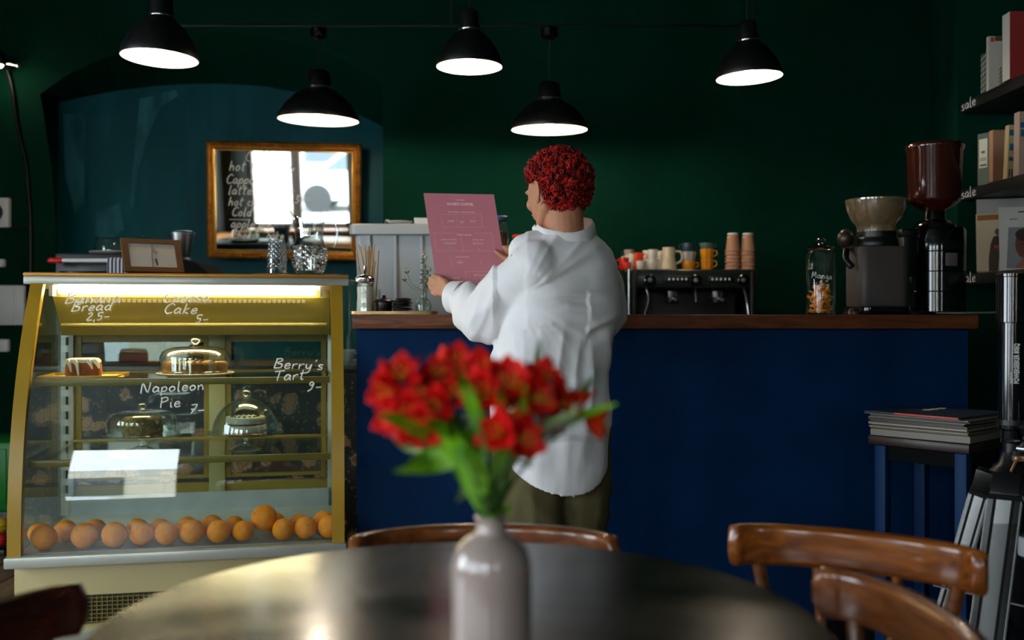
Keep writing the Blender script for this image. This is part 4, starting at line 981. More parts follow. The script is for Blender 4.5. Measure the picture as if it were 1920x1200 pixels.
mug('cup', 'grey-white octagonal cup stacked on the amber cup', 1291, Yc-.02, ztop+.0465, .038, .046, mat('cup_greywhite', (168, 160, 150), .35), 1, False, True)
mug('cup', 'slate cup with a glass glint topping the amber stack', 1290, Yc+.0, ztop+.093, .033, .045, Mcup['dk'], -1, True)
mug('cup', 'lower amber octagonal cup left of the paper cups', 1325, Yc-.02, ztop, .033, .056, Mcup['yel'], 1, True, True)
mug('cup', 'middle amber octagonal cup left of the paper cups', 1325, Yc-.02, ztop+.0565, .036, .05, Mcup['yel'], 1, True, True)
mug('cup', 'wide grey-green cup on top of the amber octagonal cups', 1325, Yc-.02, ztop+.107, .036, .03, Mcup['grey'], 1, True)
M_kraft = mat('kraft_paper', (176, 128, 98), .8); M_kin = mat('cup_lining', (224, 220, 214), .6)
ords = ['lowest', 'second lowest', 'third', 'fourth', 'fifth', 'topmost']
first = None
for si, (px, side) in enumerate(((1371, 'left'), (1399, 'right'))):
    for k in range(6):
        lab = '%s kraft paper cup of the %s stack on the machine' % (ords[k], side); zz = ztop+k*.0185
        if first is None:
            o = thing('paper_cup', lab, 'paper cup', (0, 0, 0), 0, 'kraft paper cups on the machine')
            g = G(); g.lathe([(.036, .003), (.0255, .092), (.0235, .093), (.0235, .090), (0, .090), (0, .088), (.0245, .088), (.0345, .003)], 28); g.build('cup_wall', M_kraft, o, 40)
            g = G(); g.lathe([(.0355, .0), (.0398, .002), (.0398, .0055), (.0355, .0075), (.0345, .003)], 28); g.build('rolled_rim', M_kraft, o, 60)
            g = G(); g.lathe([(.0265, .086), (.0268, .093), (.024, .0945), (0, .091)], 28); g.build('base_rim', M_kin, o, 60); first = o
        else: o = dup(first, (0, 0, 0), label=lab)
        o.location = (PX(px, Yc)+.0015*(k % 2), Yc-.03, zz)
o = thing('small_plant', 'dry plant in a dark pot behind the guard rail of the machine', 'plant', (PX(1165, 5.1)-.06, 5.15, .901), 0)
g = G(); g.lathe([(0, 0), (.05, 0), (.065, .12), (.06, .12), (.0, .1)], 24); g.build('pot', M_black, o)
g = G()
for k in range(40):
    a = random.uniform(0, 6.28); e = random.uniform(.02, .07); z = random.uniform(.14, .3); g.sph((e*cos(a), e*sin(a), z), (.012, .003, .02), Matrix.Rotation(a, 4, 'Z') @ Matrix.Rotation(random.uniform(-1, 1), 4, 'X'), 6)
g.build('foliage', mat('dry_leaf', (92, 74, 52), .8), o)
# ------------------------------------------------------------------ right end of the bar
Yj = 3.5; zj = zc
o = thing('mango_jar', 'tall glass jar of orange dried strips lettered in white', 'jar', (PX(1539, Yj), Yj, zj), 0)
g = G(); r = .049; g.lathe([(0, 0), (r, 0), (r+.001, .004), (r, .212), (r-.007, .224), (r-.009, .224), (r-.003, .21), (r-.003, .006), (0, .005)], 40); g.build('glass_body', M_tg, o, 45)
g = G(); g.lathe([(0, .226), (r-.012, .225), (r-.004, .228), (r+.0, .232), (r-.004, .238), (.03, .241), (.010, .244), (.008, .250), (.016, .255), (.018, .262), (.012, .268), (0, .27)], 36); g.build('glass_lid', thin_glass('lid_glass', (225, 225, 222), 1.5, base=.12), o, 45)
g = G(); hand(g, 'Mango', lambda x, y: V(((r+.0018)*sin((x-.046)/r), -(r+.0018)*cos((x-.046)/r), .128+y-x*.1)), .0215, .0010, shear=.1)
hand(g, '1.-', lambda x, y: V(((r+.0018)*sin((x-.02)/r), -(r+.0018)*cos((x-.02)/r), .092+y)), .026, .0011, shear=.1); g.build('lettering', M_wtext, o, 60)
M_mango = mat('dried_mango', (255, 164, 24), .5, col2=(214, 110, 16), nscale=20, sss=.1)
random.seed(3)
def strip(parent, loc, L_, rz, tilt):
    g = G(); pts = crom([V((-L_/2, 0, -.004)), V((-L_/6, .002, .003)), V((L_/6, -.002, -.002)), V((L_/2, 0, .004))], 3); g.sweep(pts, [(.0068, -.0012), (.0068, .0012), (-.0068, .0012), (-.0068, -.0012)]); return g.build('dried_mango_strip', M_mango, None, 60)
for k in range(110):
    z = .010+.062*(k/110)+(.016 if k % 6 == 0 else 0); a = random.uniform(0, 6.28); rr = random.uniform(0, .030); L_ = random.uniform(.03, .048)
    s = strip(None, None, L_, 0, 0); til = random.uniform(-.9, .9) if k > 12 else random.uniform(-.1, .1)
    s.location = o.location+V((rr*cos(a), rr*sin(a), z+(.01 if k > 12 else 0))); s.rotation_euler = (random.uniform(-1, 1), til, random.uniform(0, 3.14))
    tag(s, 'orange dried fruit strip inside the lettered jar', 'dried fruit', 'dried strips in the lettered jar')
# grinder with clear hopper
Yg = 3.62
o = thing('coffee_grinder', 'grey-black coffee grinder with clear bowl-shaped hopper', 'grinder', (PX(1643, Yg), Yg, zj), 0)
k_ = Yg/F
M_gr = mat('grinder_grey', (70, 62, 60), .5); M_hop = thin_glass('smoky_hopper', (226, 214, 190), 1.6, base=.16, rough=.12, diff=(214, 186, 146), dfac=.16)
g = G(); g.loft([[V((x, y, z)) for x, y in rrect(a, b, .03, 6)] for a, b, z in ((.172, .17, .03), (.176, .174, .04), (.178, .176, .235), (.17, .17, .243))]); g.build('housing', M_gr, o, 40)
g = G(); g.loft([[V((x, y, z)) for x, y in rrect(a, b, .04, 6)] for a, b, z in ((.185, .21, 0), (.19, .215, .008), (.186, .21, .028), (.165, .17, .032))]); g.build('base', M_blackgl, o, 40)
g = G(); g.lathe([(.075, .243), (.078, .25), (.072, .275), (.068, .278), (.068, .30), (0, .30)], 32); g.build('adjusting_collar', M_black, o, 40)
g = G(); g.lathe([(.066, .30), (.068, .318), (.072, .325), (.088, .345), (.102, .38), (.107, .408), (.108, .414), (.105, .414), (.099, .38), (.085, .347), (.064, .32), (.064, .30)], 48); g.build('hopper', M_hop, o, 50)
g = G(); g.lathe([(0, .418), (.104, .418), (.109, .416), (.109, .411), (0, .412)], 48); g.build('hopper_lid', M_hop, o, 50)
g = G(); g.box((-.095, 0, .26), (.05, .05, .05), .008); g.sph((-.115, -.01, .275), (.03, .03, .035), n=16); g.build('dosing_lever', mat('dark_bronze', (72, 60, 48), .35, metal=.6), o)
g = G(); g.tube(crom([(-.11, -.01, .24), (-.12, -.03, .2), (-.105, -.05, .17)]), .012, 10); g.build('spout', M_black, o)
g = G(); g.lathe([(0, 0), (.022, 0), (.024, .01), (.016, .022), (0, .024)], 18, Matrix.Translation((-.1, -.06, 0))); g.build('dial', M_chrome, o)
# tall black grinder
o = thing('coffee_grinder', 'tall glossy black grinder with dark red-brown hopper', 'grinder', (PX(1752, 3.68), 3.68, zj), 0)
g = G(); rr = .098
pr = [(0, 0), (rr+.002, 0), (rr+.004, .006), (rr, .012), (rr, .082), (rr-.003, .084), (rr, .086), (rr, .155), (rr-.003, .157), (rr, .159), (rr, .228), (rr-.003, .230), (rr, .232), (rr+.001, .305), (rr-.004, .316), (0, .318)]
g.lathe(pr, 48, Matrix.Translation((.01, 0, 0))); g.build('housing', M_blackgl, o, 30)
g = G(); g.lathe([(.075, .318), (.072, .33), (.055, .345), (.04, .35), (.038, .38), (0, .38)], 32); g.build('collar', M_blackgl, o, 40)
M_rh = mat('red_brown_hopper', (58, 18, 12), .12, coat=.6, spec=.6)
g = G(); g.lathe([(.036, .378), (.04, .385), (.07, .40), (.088, .415), (.092, .425), (.097, .60), (.103, .612), (.103, .622), (.098, .628), (0, .63)], 48); g.build('hopper', M_rh, o, 40)
g = G(); g.box((-.105, .0, .22), (.05, .08, .16), .012); g.box((-.105, -.02, .30), (.07, .05, .03), .008); g.build('doser', M_black, o)
g = G(); g.box((.02, -rr-.001, .198), (.042, .006, .046), .002); g.build('badge', mat('badge_grey', (86, 78, 76), .4), o)
g = G(); g.tube(crom([(-.04, -.11, .006), (.02, -.16, .005), (.1, -.16, .006), (.165, -.15, .008), (.2, -.14, .012), (.225, -.17, -.02), (.24, -.20, -.09)]), .0035, 8)
c1 = g.build('power_cable', mat('grey_cable', (110, 106, 100), .5)); c1.location = o.location; tag(c1, 'thin grey power cable curling off the right end of the bar', 'cable')
# ------------------------------------------------------------------ book shelves on the right wall
M_shelf = mat('black_shelf', (16, 15, 14), .45)
SX0, SX1, SYF, SYN = 1.87, 2.15, 4.15, 2.9
def shelf(z, label):
    o = thing('wall_shelf', label, 'shelf', (SX0, SYF, z), 0, 'black shelves on the right wall')
    g = G(); g.box(((SX1-SX0)/2+.05, -(SYF-SYN)/2, -.022), (SX1-SX0+.1, SYF-SYN, .044), .002); g.build('board', M_shelf, o)
    g = G(); hand(g, 'sale', lambda x, y: V((-.0012, -.012-x*1.5, -.034+y)), .042, .0013, shear=0); g.build('lettering', M_wtext, o, 60)
    g = G(); g.box(((SX1-SX0)/2+.12, -.3, -.06), (.16, .02, .04)); g.build('bracket', M_black, o, 0); return o
z1, z2, z3 = 2.005, 1.640, PZ(514, 4.1)
shelf(z1, 'highest of the three black shelves lettered sale'); shelf(z2, 'middle of the three black shelves lettered sale'); shelf(z3, 'lowest of the three black shelves lettered sale')
M_page = mat('page_edge', (190, 150, 118), .8, bump=.3, bscale=30, stretch=(1, 60, 1))
def book(label, px, Y, z, w, t, h, cover, rz, lean=0, name='book', spine=None, edge=None):
    """px,Y: near lower corner of the spine; spine faces -x, cover faces the room (-y); local box 0..w, 0..t, 0..h"""
    o = thing(name, label, 'book', (PX(px, Y), Y, z+.0006), R(rz)); o.rotation_euler = (0, R(lean), R(rz))
    g = G(); c_ = .0022
    g.box((w/2, c_/2, h/2), (w, c_, h)); g.box((w/2, t-c_/2, h/2), (w, c_, h)); g.build('cover', cover, o, 0)
    g = G(); g.box((c_/2, t/2, h/2), (c_, t-2*c_-.0002, h)); g.build('spine', spine or cover, o, 0)
    g = G(); g.box((w/2, t/2, h/2), (w-.008, t-2*c_-.0002, h-.006)); g.build('pages', edge or M_page, o, 0)
    return o
def mark(o, boxes, name, m):
    g = G()
    for c, d in boxes: g.box(c, d)
    return g.build(name, m, o, 0)
M_wht = mat('white_cover', (190, 184, 170), .6); M_red = mat('dark_red_cover', (140, 42, 38), .5); M_gg = mat('green_grey_cover', (68, 80, 70), .6)
M_lab = mat('book_label', (190, 190, 172), .7); M_blu = mat('blue_print', (36, 92, 122), .6); M_crm = mat('cream_cover', (180, 160, 118), .6)
b = book('thin dark patterned booklets at the far end of the highest shelf', 1851, 4.05, z1, .12, .06, .195, mat('dark_green_cover', (26, 38, 30), .5), 0)
g = G()
for k in range(8): g.tube([V((-.001, .052, .012+k*.022)), V((-.001, .008, .024+k*.022))], .0016, 5)
for y in (.014, .03, .045): g.tube([V((-.001, y, .01)), V((-.001, y, .185))], .001, 5)
g.build('spine_lines', M_lab, b, 0)
b = book('white book with black scribble on the highest shelf', 1854, 3.98, z1, .2, .02, .232, M_wht, 0)
g = G()
for k in range(15): g.tube([V((.044+.004*sin(k*2.3), -.0008, .02+k*.006)), V((.052+.006*sin(k*3.1), -.0008, .025+k*.006))], .0012, 5)
g.build('cover_scribble', M_black, b, 0); mark(b, [((.014, -.0006, .218), (.014, .001, .018))], 'red_mark', mat('red_print', (190, 50, 40), .6)); mark(b, [((.05, -.0006, .222), (.05, .001, .018))], 'brown_mark', mat('brown_print', (84, 66, 40), .6))
b = book('thick dark red book with pale spine on the highest shelf', 1894, 3.72, z1, .24, .06, .252, M_red, 0, spine=M_wht)
b = book('green-grey book with paper label on its spine, middle shelf', 1857, 3.93, z2, .11, .06, .205, M_gg, 24)
mark(b, [((-.0008, .032, .125), (.0016, .04, .115))], 'paper_label', M_lab); mark(b, [((-.0018, .032, .13), (.001, .016, .01)), ((-.0018, .032, .105), (.001, .028, .003)), ((-.0018, .032, .098), (.001, .028, .003)), ((-.0018, .032, .078), (.001, .03, .008))], 'label_print', M_gg)
M_tan = mat('tan_cover', (184, 138, 104), .8, bump=.5, bscale=40, stretch=(60, 1, 1), noise_amt=.2, nscale=8)
b = book('book with tan ribbed front beside the green-grey one, middle shelf', 1862, 3.86, z2, .13, .03, .2, M_tan, 0)
b = book('cream and blue lettered book on the middle shelf', 1888, 3.78, z2, .11, .03, .205, M_crm, 0, 2.5)
mark(b, [((.024, -.001, .175), (.045, .0015, .022)), ((.02, -.001, .12), (.03, .0015, .026)), ((.034, -.001, .10), (.03, .0015, .016)), ((.02, -.001, .075), (.032, .0015, .014))], 'blue_print', M_blu)
g = G()
for k in range(5): g.box((.008+k*.010, -.001, .022), (.004, .0015, .03))
g.build('cover_letters', M_black, b, 0)
b = book('pinkish book at the right edge of the middle shelf', 1910, 3.68, z2, .11, .04, .235, mat('pinkish_cover', (168, 140, 124), .6), 0, 1)
mark(b, [((.02, -.001, .185), (.034, .0015, .02)), ((.02, -.001, .155), (.03, .0015, .026))], 'blue_print', M_blu)
# magazines standing with covers out on the lowest shelf
def mag(label, px, py_bot, Y, w, h, rz, lean, cm_):
    o = thing('magazine', label, 'magazine', (PX(px, Y), Y, z3+.001), 0); o.rotation_euler = (R(lean), 0, R(rz))
    g = G(); g.box((0, 0, h/2), (w, .004, h)); g.build('cover', cm_, o, 0)
    g = G(); g.box((.0005, .0015, h/2), (w-.003, .004, h-.004)); g.build('pages', M_wht, o, 0); return o
Mcov = mat('mag_beige', (192, 178, 152), .5); Mgreyc = mat('mag_grey', (150, 150, 148), .5)
m1 = mag('tall pale grey magazine standing behind the others', 1890, 0, 3.95, .22, .30, -20, -8, Mgreyc)
m2 = mag('beige magazine cover with standing dark figure and red strip', 1866, 0, 3.86, .13, .235, -22, -14, Mcov)
def on(o, shapes, name, m, y=-.0026):
    g = G()
    for P_ in shapes: g.loft([[V((x, y, z)) for x, z in P_], [V((x, y+.0006, z)) for x, z in P_]])
    return g.build(name, m, o, 0)
def ell(cx, cz, rx, rz, n=14): return [(cx+rx*cos(2*pi*k/n), cz+rz*sin(2*pi*k/n)) for k in range(n)]
Mfig = mat('figure_print', (62, 56, 48), .6)
on(m2, [[(-.022, 0), (.010, 0), (.016, .06), (.020, .11), (.022, .135), (.010, .146), (-.004, .14), (-.014, .11), (-.022, .05)]], 'figure_print', Mfig)
on(m2, [ell(.012, .160, .011, .014)], 'head_print', mat('head_print', (92, 70, 56), .6)); on(m2, [[(-.002, .093), (.052, .096), (.052, .107), (-.002, .104)]], 'red_strip', mat('red_print', (190, 50, 40)), -.0034)
on(m2, [[(-.06, .208), (.06, .212), (.06, .232), (-.06, .230)]], 'title_strip', mat('ochre_print', (140, 96, 44), .6))
m3 = mag('magazine cover with portrait of a man touching his chin', 1918, 0, 3.72, .155, .245, -20, -12, mat('mag_white', (186, 186, 182), .5))
Msk = mat('portrait_skin', (92, 50, 34), .6); Msk2 = mat('portrait_dark', (44, 24, 18), .6)  # skin print, and dark brown print for hair and features
on(m3, [[(-.055, .005), (.07, .005), (.07, .165), (-.045, .165)]], 'portrait_ground', mat('portrait_ground', (120, 122, 126), .6))
on(m3, [ell(.012, .095, .036, .055)], 'face_print', Msk, -.0032); on(m3, [ell(.014, .135, .037, .026)], 'hair_print', Msk2, -.0038)
on(m3, [ell(.0, .098, .006, .003), ell(.025, .098, .006, .003), ell(.012, .065, .010, .003)], 'feature_print', Msk2, -.0042)
on(m3, [[(-.03, .005), (.03, .005), (.015, .05), (.006, .058), (-.004, .035)]], 'hand_print', mat('hand_print', (140, 88, 62), .6), -.0042)
on(m3, [[(-.01, .222), (.04, .224), (.04, .229), (-.01, .227)], [(-.04, .195), (-.015, .196), (-.015, .199), (-.04, .198)]], 'title_print', Mfig)
# ------------------------------------------------------------------ stool with stack of magazines
st = thing('side_stool', 'dark stool with blue painted legs under the stack of magazines', 'stool', (PX(1765, 3.08), 3.08, 0), R(41))
zst = PZ(829, 2.92)
g = G(); g.box((0, 0, zst-.014), (.315, .315, .028), .004); g.build('seat', M_dark, st)
g = G()
for x, y in ((.12, 0), (-.12, 0)): g.box((x, 0, zst-.05), (.02, .24, .05))
for y in (.12, -.12): g.box((0, y, zst-.05), (.24, .02, .05))
g.build('apron', MATS['matt_black_case'], st, 0)
for x in (-.125, .125):
    for y in (-.125, .125):
        g = G(); g.box((x, y, (zst-.03)/2), (.036, .036, zst-.03), .003); g.build('leg', mat('blue_leg_paint', (2, 44, 84), .5, spec=.15), st)
g = G(); g.box((0, .125, .2), (.25, .02, .02)); g.box((0, -.125, .2), (.25, .02, .02)); g.build('stretcher', M_black, st, 0)
cols = [(120, 112, 100), (96, 84, 66), (140, 130, 112), (60, 54, 50), (150, 140, 124), (84, 74, 60), (110, 96, 78), (52, 48, 50), (126, 118, 104), (70, 62, 56), (140, 128, 108), (92, 84, 74)]
z = zst+.0005; random.seed(11); nm_ = ['lowest', 'second', 'third', 'fourth', 'fifth', 'sixth', 'seventh', 'eighth', 'ninth', 'tenth', 'eleventh', 'second highest', 'topmost']
hs_ = [.022, .004, .005, .004, .006, .004, .004, .006, .004, .004, .004, .003, .005]
for k in range(13):
    t = hs_[k]; top_ = k == 12
    o = thing('magazine', '%s magazine in the stack on the dark stool%s' % (nm_[k], ', with red edge and dark blue cover' if top_ else ''), 'magazine', (st.location.x+random.uniform(-.006, .006)-(.02 if k >= 11 else 0), st.location.y+random.uniform(-.006, .006), z), R(41+random.uniform(-2, 2)-(4 if top_ else 0)), 'magazines stacked on the stool')
    g = G(); g.box((0, 0, t/2), (.305, .305, t*.92), .0008, seg=1); g.build('cover', mat('mag_col_%d' % k, cols[k % 12] if not top_ else (34, 48, 70), .45), o, 0)
    g = G(); g.box((.002, 0, t/2), (.304, .3035, t*.5)); g.build('pages', M_wht if k in (0, 4, 8) else M_page, o, 0)
    if top_:
        g = G(); g.box((-.1515, -.05, t/2), (.003, .2, t*.9)); g.build('red_edge', mat('red_print2', (200, 60, 40), .5), o, 0)
        g = G()
        for q in range(9): g.box((-.0+q*.014, .03+.004*(q % 3), t+.0003), (.009, .026, .0006))
        g.build('title_print', M_lab, o, 0)
    z += t
# ------------------------------------------------------------------ telescope
Yt_ = 2.45
tx = PX(1897, Yt_); te = thing('telescope', 'black refractor telescope on an aluminium tripod', 'telescope', (tx, Yt_, 0), 0)
zt0, zt1 = PZ(830, Yt_), PZ(514, Yt_); k_ = Yt_/F
T = Matrix.Translation((0, 0, zt0)) @ Matrix.Rotation(R(.4), 4, 'Y'); Lz = zt1-zt0
g = G(); g.lathe([(0, 0), (.024, 0), (.024, .03), (.031, .035), (.031, Lz-.12), (0, Lz-.12)], 32, T); g.build('tube', M_blackgl, te, 40)
g = G(); g.lathe([(.031, Lz-.12), (.037, Lz-.118), (.037, Lz-.008), (.039, Lz-.006), (.039, Lz), (.03, Lz+.003), (0, Lz+.003)], 32, T); g.build('dew_shield', M_blackgl, te, 40)
g = G(); g.lathe([(0, -.07), (.012, -.07), (.014, -.03), (.02, -.025), (.02, 0), (0, 0)], 20, T); g.build('focuser', M_black, te, 40)
g = G(); g.tube([V((.0, -.03, zt0-.01)), V((.02, -.06, zt0-.01))], .008, 10); g.build('focus_knob', M_steel, te)
TT = Matrix.Translation((.0, -.0325, zt0+.14)) @ Matrix.Rotation(R(-90), 4, 'Y') @ Matrix.Rotation(R(90), 4, 'X')
Tx = Matrix(((0, -1, 0, 0), (0, 0, -1, 0), (1, 0, 0, 0), (0, 0, 0, 1)))
join_text([('POWERSEEKER 80EQ', .017, Matrix.Translation((.002, -.0316, zt0+.147)) @ Tx, dict(align='LEFT', sx=.62, bold=.0003)), ('CELESTRON', .008, Matrix.Translation((-.0125, -.0300, zt0+.147)) @ Tx, dict(align='LEFT', sx=.62, bold=.0002))], 'lettering', M_wtext, te)
g = G(); g.box((.03, .03, zt0+.10), (.05, .05, .12), .006); g.lathe([(.032, 0), (.035, 0), (.035, .012), (.032, .012)], 28, Matrix.Translation((0, 0, zt0+.045))); g.build('tube_rings', M_black, te, 40)
g = G(); g.tube([V((.012, -.045, PZ(905, Yt_))), V((.012, -.045, PZ(752, Yt_)))], .0025, 8); g.tube([V((-.03, -.03, PZ(823, Yt_))), V((.05, -.03, PZ(825, Yt_)))], .003, 8); g.build('slow_motion_rod', M_chrome, te)
g = G(); g.box((.02, 0, PZ(858, Yt_)), (.06, .05, .05), .008); g.caps((.02, 0, PZ(845, Yt_)), (.05, .01, PZ(775, Yt_)), .022, .02, 16); g.lathe([(0, 0), (.03, 0), (.03, .03), (0, .03)], 24, Matrix.Translation((.035, -.03, PZ(800, Yt_))) @ Matrix.Rotation(R(90), 4, 'X')); g.build('mount_head', M_black, te)
g = G(); g.box((.006, -.03, PZ(856, Yt_)), (.035, .02, .014), .003); g.tube([V((-.006, -.035, PZ(858, Yt_))), V((-.024, -.045, PZ(879, Yt_)))], .0035, 8); g.sph((-.006, -.035, PZ(856, Yt_)), .007, n=10); g.build('clamp', mat('warm_metal', (170, 130, 100), .3, metal=.7), te)
zl = PZ(892, Yt_); g = G(); g.lathe([(0, zl), (.045, zl), (.05, zl+.012), (.03, zl+.03), (.02, zl+.06), (0, zl+.06)], 24); g.build('tripod_hub', M_black, te, 40)
M_al = mat('aluminium', (240, 240, 238), .5, metal=0, noise_amt=.06)
def tleg(topx, topy, a, b, w):
    a = V(a); b = V(b); L_ = (b-a).length; zz_ = (b-a).normalized(); xx_ = V((.78, -.62, 0)); xx_ = (xx_-zz_*zz_.dot(xx_)).normalized(); yy_ = zz_.cross(xx_); q = Matrix((xx_, yy_, zz_)).transposed().to_4x4(); T = Matrix.Translation(a) @ q
    g = G()
    for dx, ww in ((0, w*.5), (-w*.4, w*.22), (w*.4, w*.22)): g.box(T @ V((dx, 0, L_/2+.03)), (ww, .018, L_-.06), .002, M=q)
    lg = g.build('leg', M_al, te)
    g = G(); g.box(T @ V((0, .004, L_/2)), (w*.98, .010, L_-.08), 0, M=q); g.build('leg_channel', M_black, lg, 0)
    g = G(); g.box(T @ V((0, 0, .02)), (w*.9, .03, .06), .004, M=q); g.build('leg_joint', M_black, lg)
    g = G(); g.box(T @ V((0, 0, L_-.012)), (w*.8, .03, .03), .006, M=q); g.build('rubber_foot', M_black, lg)
lx = PX(1890, Yt_-.04)-tx; 
tleg(0, 0, (lx, -.04, zl+.0), (PX(1808, 1.95)-tx+.02, -.42, .002), .074)
tleg(0, 0, (lx-.02, .03, zl+.0), (PX(1735, 2.75)-tx-.04, .28, .002), .05)
tleg(0, 0, (lx+.06, .02, zl+.0), (.55, .28, .002), .05)
g = G(); g.tube([V((-.0, -.1, .43)), V((-.15, .10, .43))], .003, 6); g.tube([V((-.0, -.1, .43)), V((.15, .10, .43))], .003, 6); g.build('spreader', M_steel, te)
# white pot and bag on the floor behind
o = thing('white_canister', 'small white canister low at the right edge behind the tripod', 'canister', (1.565, 3.0, PZ(1042, 3.0)), 0)
g = G(); g.lathe([(0, 0), (.035, 0), (.037, .003), (.037, .055), (.03, .058), (0, .058)], 28); g.build('canister_body', M_white, o, 40)
g = G(); g.lathe([(0, .058), (.031, .058), (.031, .066), (0, .067)], 28); g.build('lid', M_steel, o, 40)
o2 = thing('low_cabinet', 'black low cabinet against the right wall behind the telescope', 'cabinet', (1.875, 3.12, 0), 0); zz = PZ(1042, 3.0)-.001
g = G(); g.box((.0, 0, zz/2), (.7, .44, zz), .004); g.build('body', M_black, o2)
g = G(); g.box((-.352, .0, zz/2), (.008, .38, zz-.06), .002); dd = g.build('door', M_black, o2)
g = G(); g.sph((-.362, .15, zz*.6), .01, n=10); g.build('knob', M_steel, dd)
# ------------------------------------------------------------------ table
TXc, TYc, TR, TZ = -.06, 1.197, .436, .75
M_tab = mat('worn_dark_top', (15, 14, 13), .18, col2=(42, 36, 29), nscale=3.2, rvar=.07, spec=.5, bump=.015, bscale=30, stretch=(1, 1.8, 1), detail=9, ramp=(.42, .68))
tb = thing('round_table', 'round table with worn dark polished top in the foreground', 'table', (TXc, TYc, 0), 0)
g = G(); g.lathe([(0, TZ-.026), (TR-.004, TZ-.026), (TR, TZ-.022), (TR, TZ-.004), (TR-.004, TZ), (0, TZ)], 96); g.build('tabletop', M_tab, tb, 40)
g = G(); g.lathe([(0, .012), (.2, .012), (.21, .02), (.19, .035), (.04, .06), (.035, .1), (.035, TZ-.06), (.10, TZ-.04), (.10, TZ-.026), (0, TZ-.026)], 40); g.build('pedestal', M_black, tb, 40)
g = G(); g.lathe([(0, 0), (.205, 0), (.205, .012), (0, .012)], 40); g.build('base_plate', M_black, tb, 40)
# ------------------------------------------------------------------ chairs
M_am = wood('amber_varnish', (84, 38, 10), (150, 82, 24), .22, axis=0, coat=.5, scale=.9)
M_am2 = wood('brown_varnish', (84, 42, 18), (134, 76, 36), .24, axis=0, coat=.5, scale=.8)
M_mah = wood('mahogany_varnish', (38, 10, 6), (70, 24, 14), .2, axis=0, coat=.6, scale=.8)
def chair(label, a, b, sag, m, ztop=.753, rh=.066, name='bistro_chair'):
    """a,b rail ends (x,y) in world; rail bulges by sag to the left-hand normal side away from the seat"""
    a = V((a[0], a[1], 0)); b = V((b[0], b[1], 0)); mid = (a+b)/2; d = (b-a); L_ = d.length; d.normalize(); nrm = V((-d.y, d.x, 0))
    rz = math.atan2(d.y, d.x); seatc = mid-nrm*.09
    o = thing(name, label, 'chair', (seatc.x, seatc.y, 0), rz)
    # local: x along rail, y = outward(back)
    P_ = [V((L_/2*sin(t*pi/2)/1.0, .09+sag*cos(t*pi/2)**1.0, ztop-rh/2)) for t in [-1+2*k/24 for k in range(25)]]
    def sec(t):
        e = abs(2*t-1); h = rh*(1-.55*max(0, (e-.9)/.1)**2); w = .026*(1-.4*max(0, (e-.93)/.07)**2); return [(x, y) for x, y in rrect(w, h, min(w, h)*.42, 4)]
    g = G(); g.sweep(P_, sec); g.build('back_rail', m, o, 50)
    for t in (-.62, -.22, .22, .62):
        p = V((L_/2*sin(t*pi/2), .09+sag*cos(t*pi/2), ztop-rh+.01)); q = V((p.x*.72, p.y*.62+.03, .46))
        g = G(); g.tube([p, p.lerp(q, .5)+V((0, .008, 0)), q], lambda s: .012 if abs(t) > .5 else .009, 10); g.build('spindle', m, o)
    g = G(); g.lathe([(0, .442), (.163, .442), (.175, .45), (.175, .462), (.163, .468), (.11, .462), (0, .460)], 48); g.build('seat', m, o, 40)
    g = G(); g.lathe([(.135, .40), (.15, .40), (.15, .442), (.135, .442)], 40); g.build('seat_ring', m, o, 40)
    for sx in (-1, 1):
        for sy in (-1, 1):
            g = G(); g.tube([V((sx*.105, sy*.105, .445)), V((sx*.13, sy*.13, .2)), V((sx*.15, sy*.15, 0))], lambda s: .017-.005*s, 10); g.build('leg', m, o)
    g = G(); g.tube([V((.17*cos(2*pi*k/32), .17*sin(2*pi*k/32), .2)) for k in range(33)], .008, 8); g.build('leg_hoop', m, o); return o
chair('brown wooden chair beyond the table, rail behind the vase', (-.262, 1.64), (.17, 1.64), .12, M_am2, rh=.055)
chair('amber varnished chair at right with broad curved rail', (.385, 1.743), (.728, 1.547), .075, M_am, rh=.07) if False else None
o = chair('amber varnished chair at right with broad curved rail', (.385, 1.743), (.728, 1.547), .07, M_am, rh=.072)
o = chair('brown wooden chair nearest at the right foreground', (.44, 1.458), (.47, 1.04), .085, M_am2, rh=.072)
o = chair('dark mahogany chair cut off at the lower left corner', (-.66, .96), (-.585, 1.37), .07, M_mah, rh=.072)
# ------------------------------------------------------------------ vase and flowers
Yv = 1.06; vx = PX(921, Yv)
M_vase = mat('mauve_ceramic', (166, 146, 138), .16, coat=.7, noise_amt=.06, nscale=8)
va = thing('ceramic_vase', 'glossy mauve-grey ceramic bottle vase on the round table', 'vase', (vx, Yv, TZ), 0)
k = Yv/F
pv_ = crom([(.036, 0, 0), (.0405, 0, .004), (.0425, 0, .012), (.0425, 0, .095), (.041, 0, .112), (.036, 0, .124), (.026, 0, .1335), (.0175, 0, .139), (.0155, 0, .146), (.0155, 0, .152), (.0175, 0, .156)], 4)
g = G(); g.lathe([(0, .001)]+[(p.x, p.z) for p in pv_]+[(.015, .157), (.013, .152), (.012, .14), (0, .13)], 64); g.build('vase_body', M_vase, va, 50)
M_pet = mat('red_petal', (196, 8, 10), .6, col2=(222, 20, 14), nscale=30, spec=.2); M_pet2 = mat('orange_red_petal', (236, 60, 12), .6, col2=(210, 26, 12), nscale=30, spec=.2)
M_leaf = mat('fresh_leaf', (84, 142, 16), .45, col2=(128, 178, 30), nscale=20, spec=.3); M_leafd = mat('deep_leaf', (44, 104, 20), .45, spec=.3, col2=(70, 130, 28), nscale=20); M_leafp = mat('pale_leaf', (150, 170, 104), .5, col2=(128, 156, 84), nscale=20)
M_stem = mat('flower_stem', (72, 116, 34), .5); M_fill = mat('filler_white', (190, 198, 184), .7); M_yel = mat('stamen', (220, 150, 40), .6); M_bud = mat('green_bud', (170, 176, 110), .5)
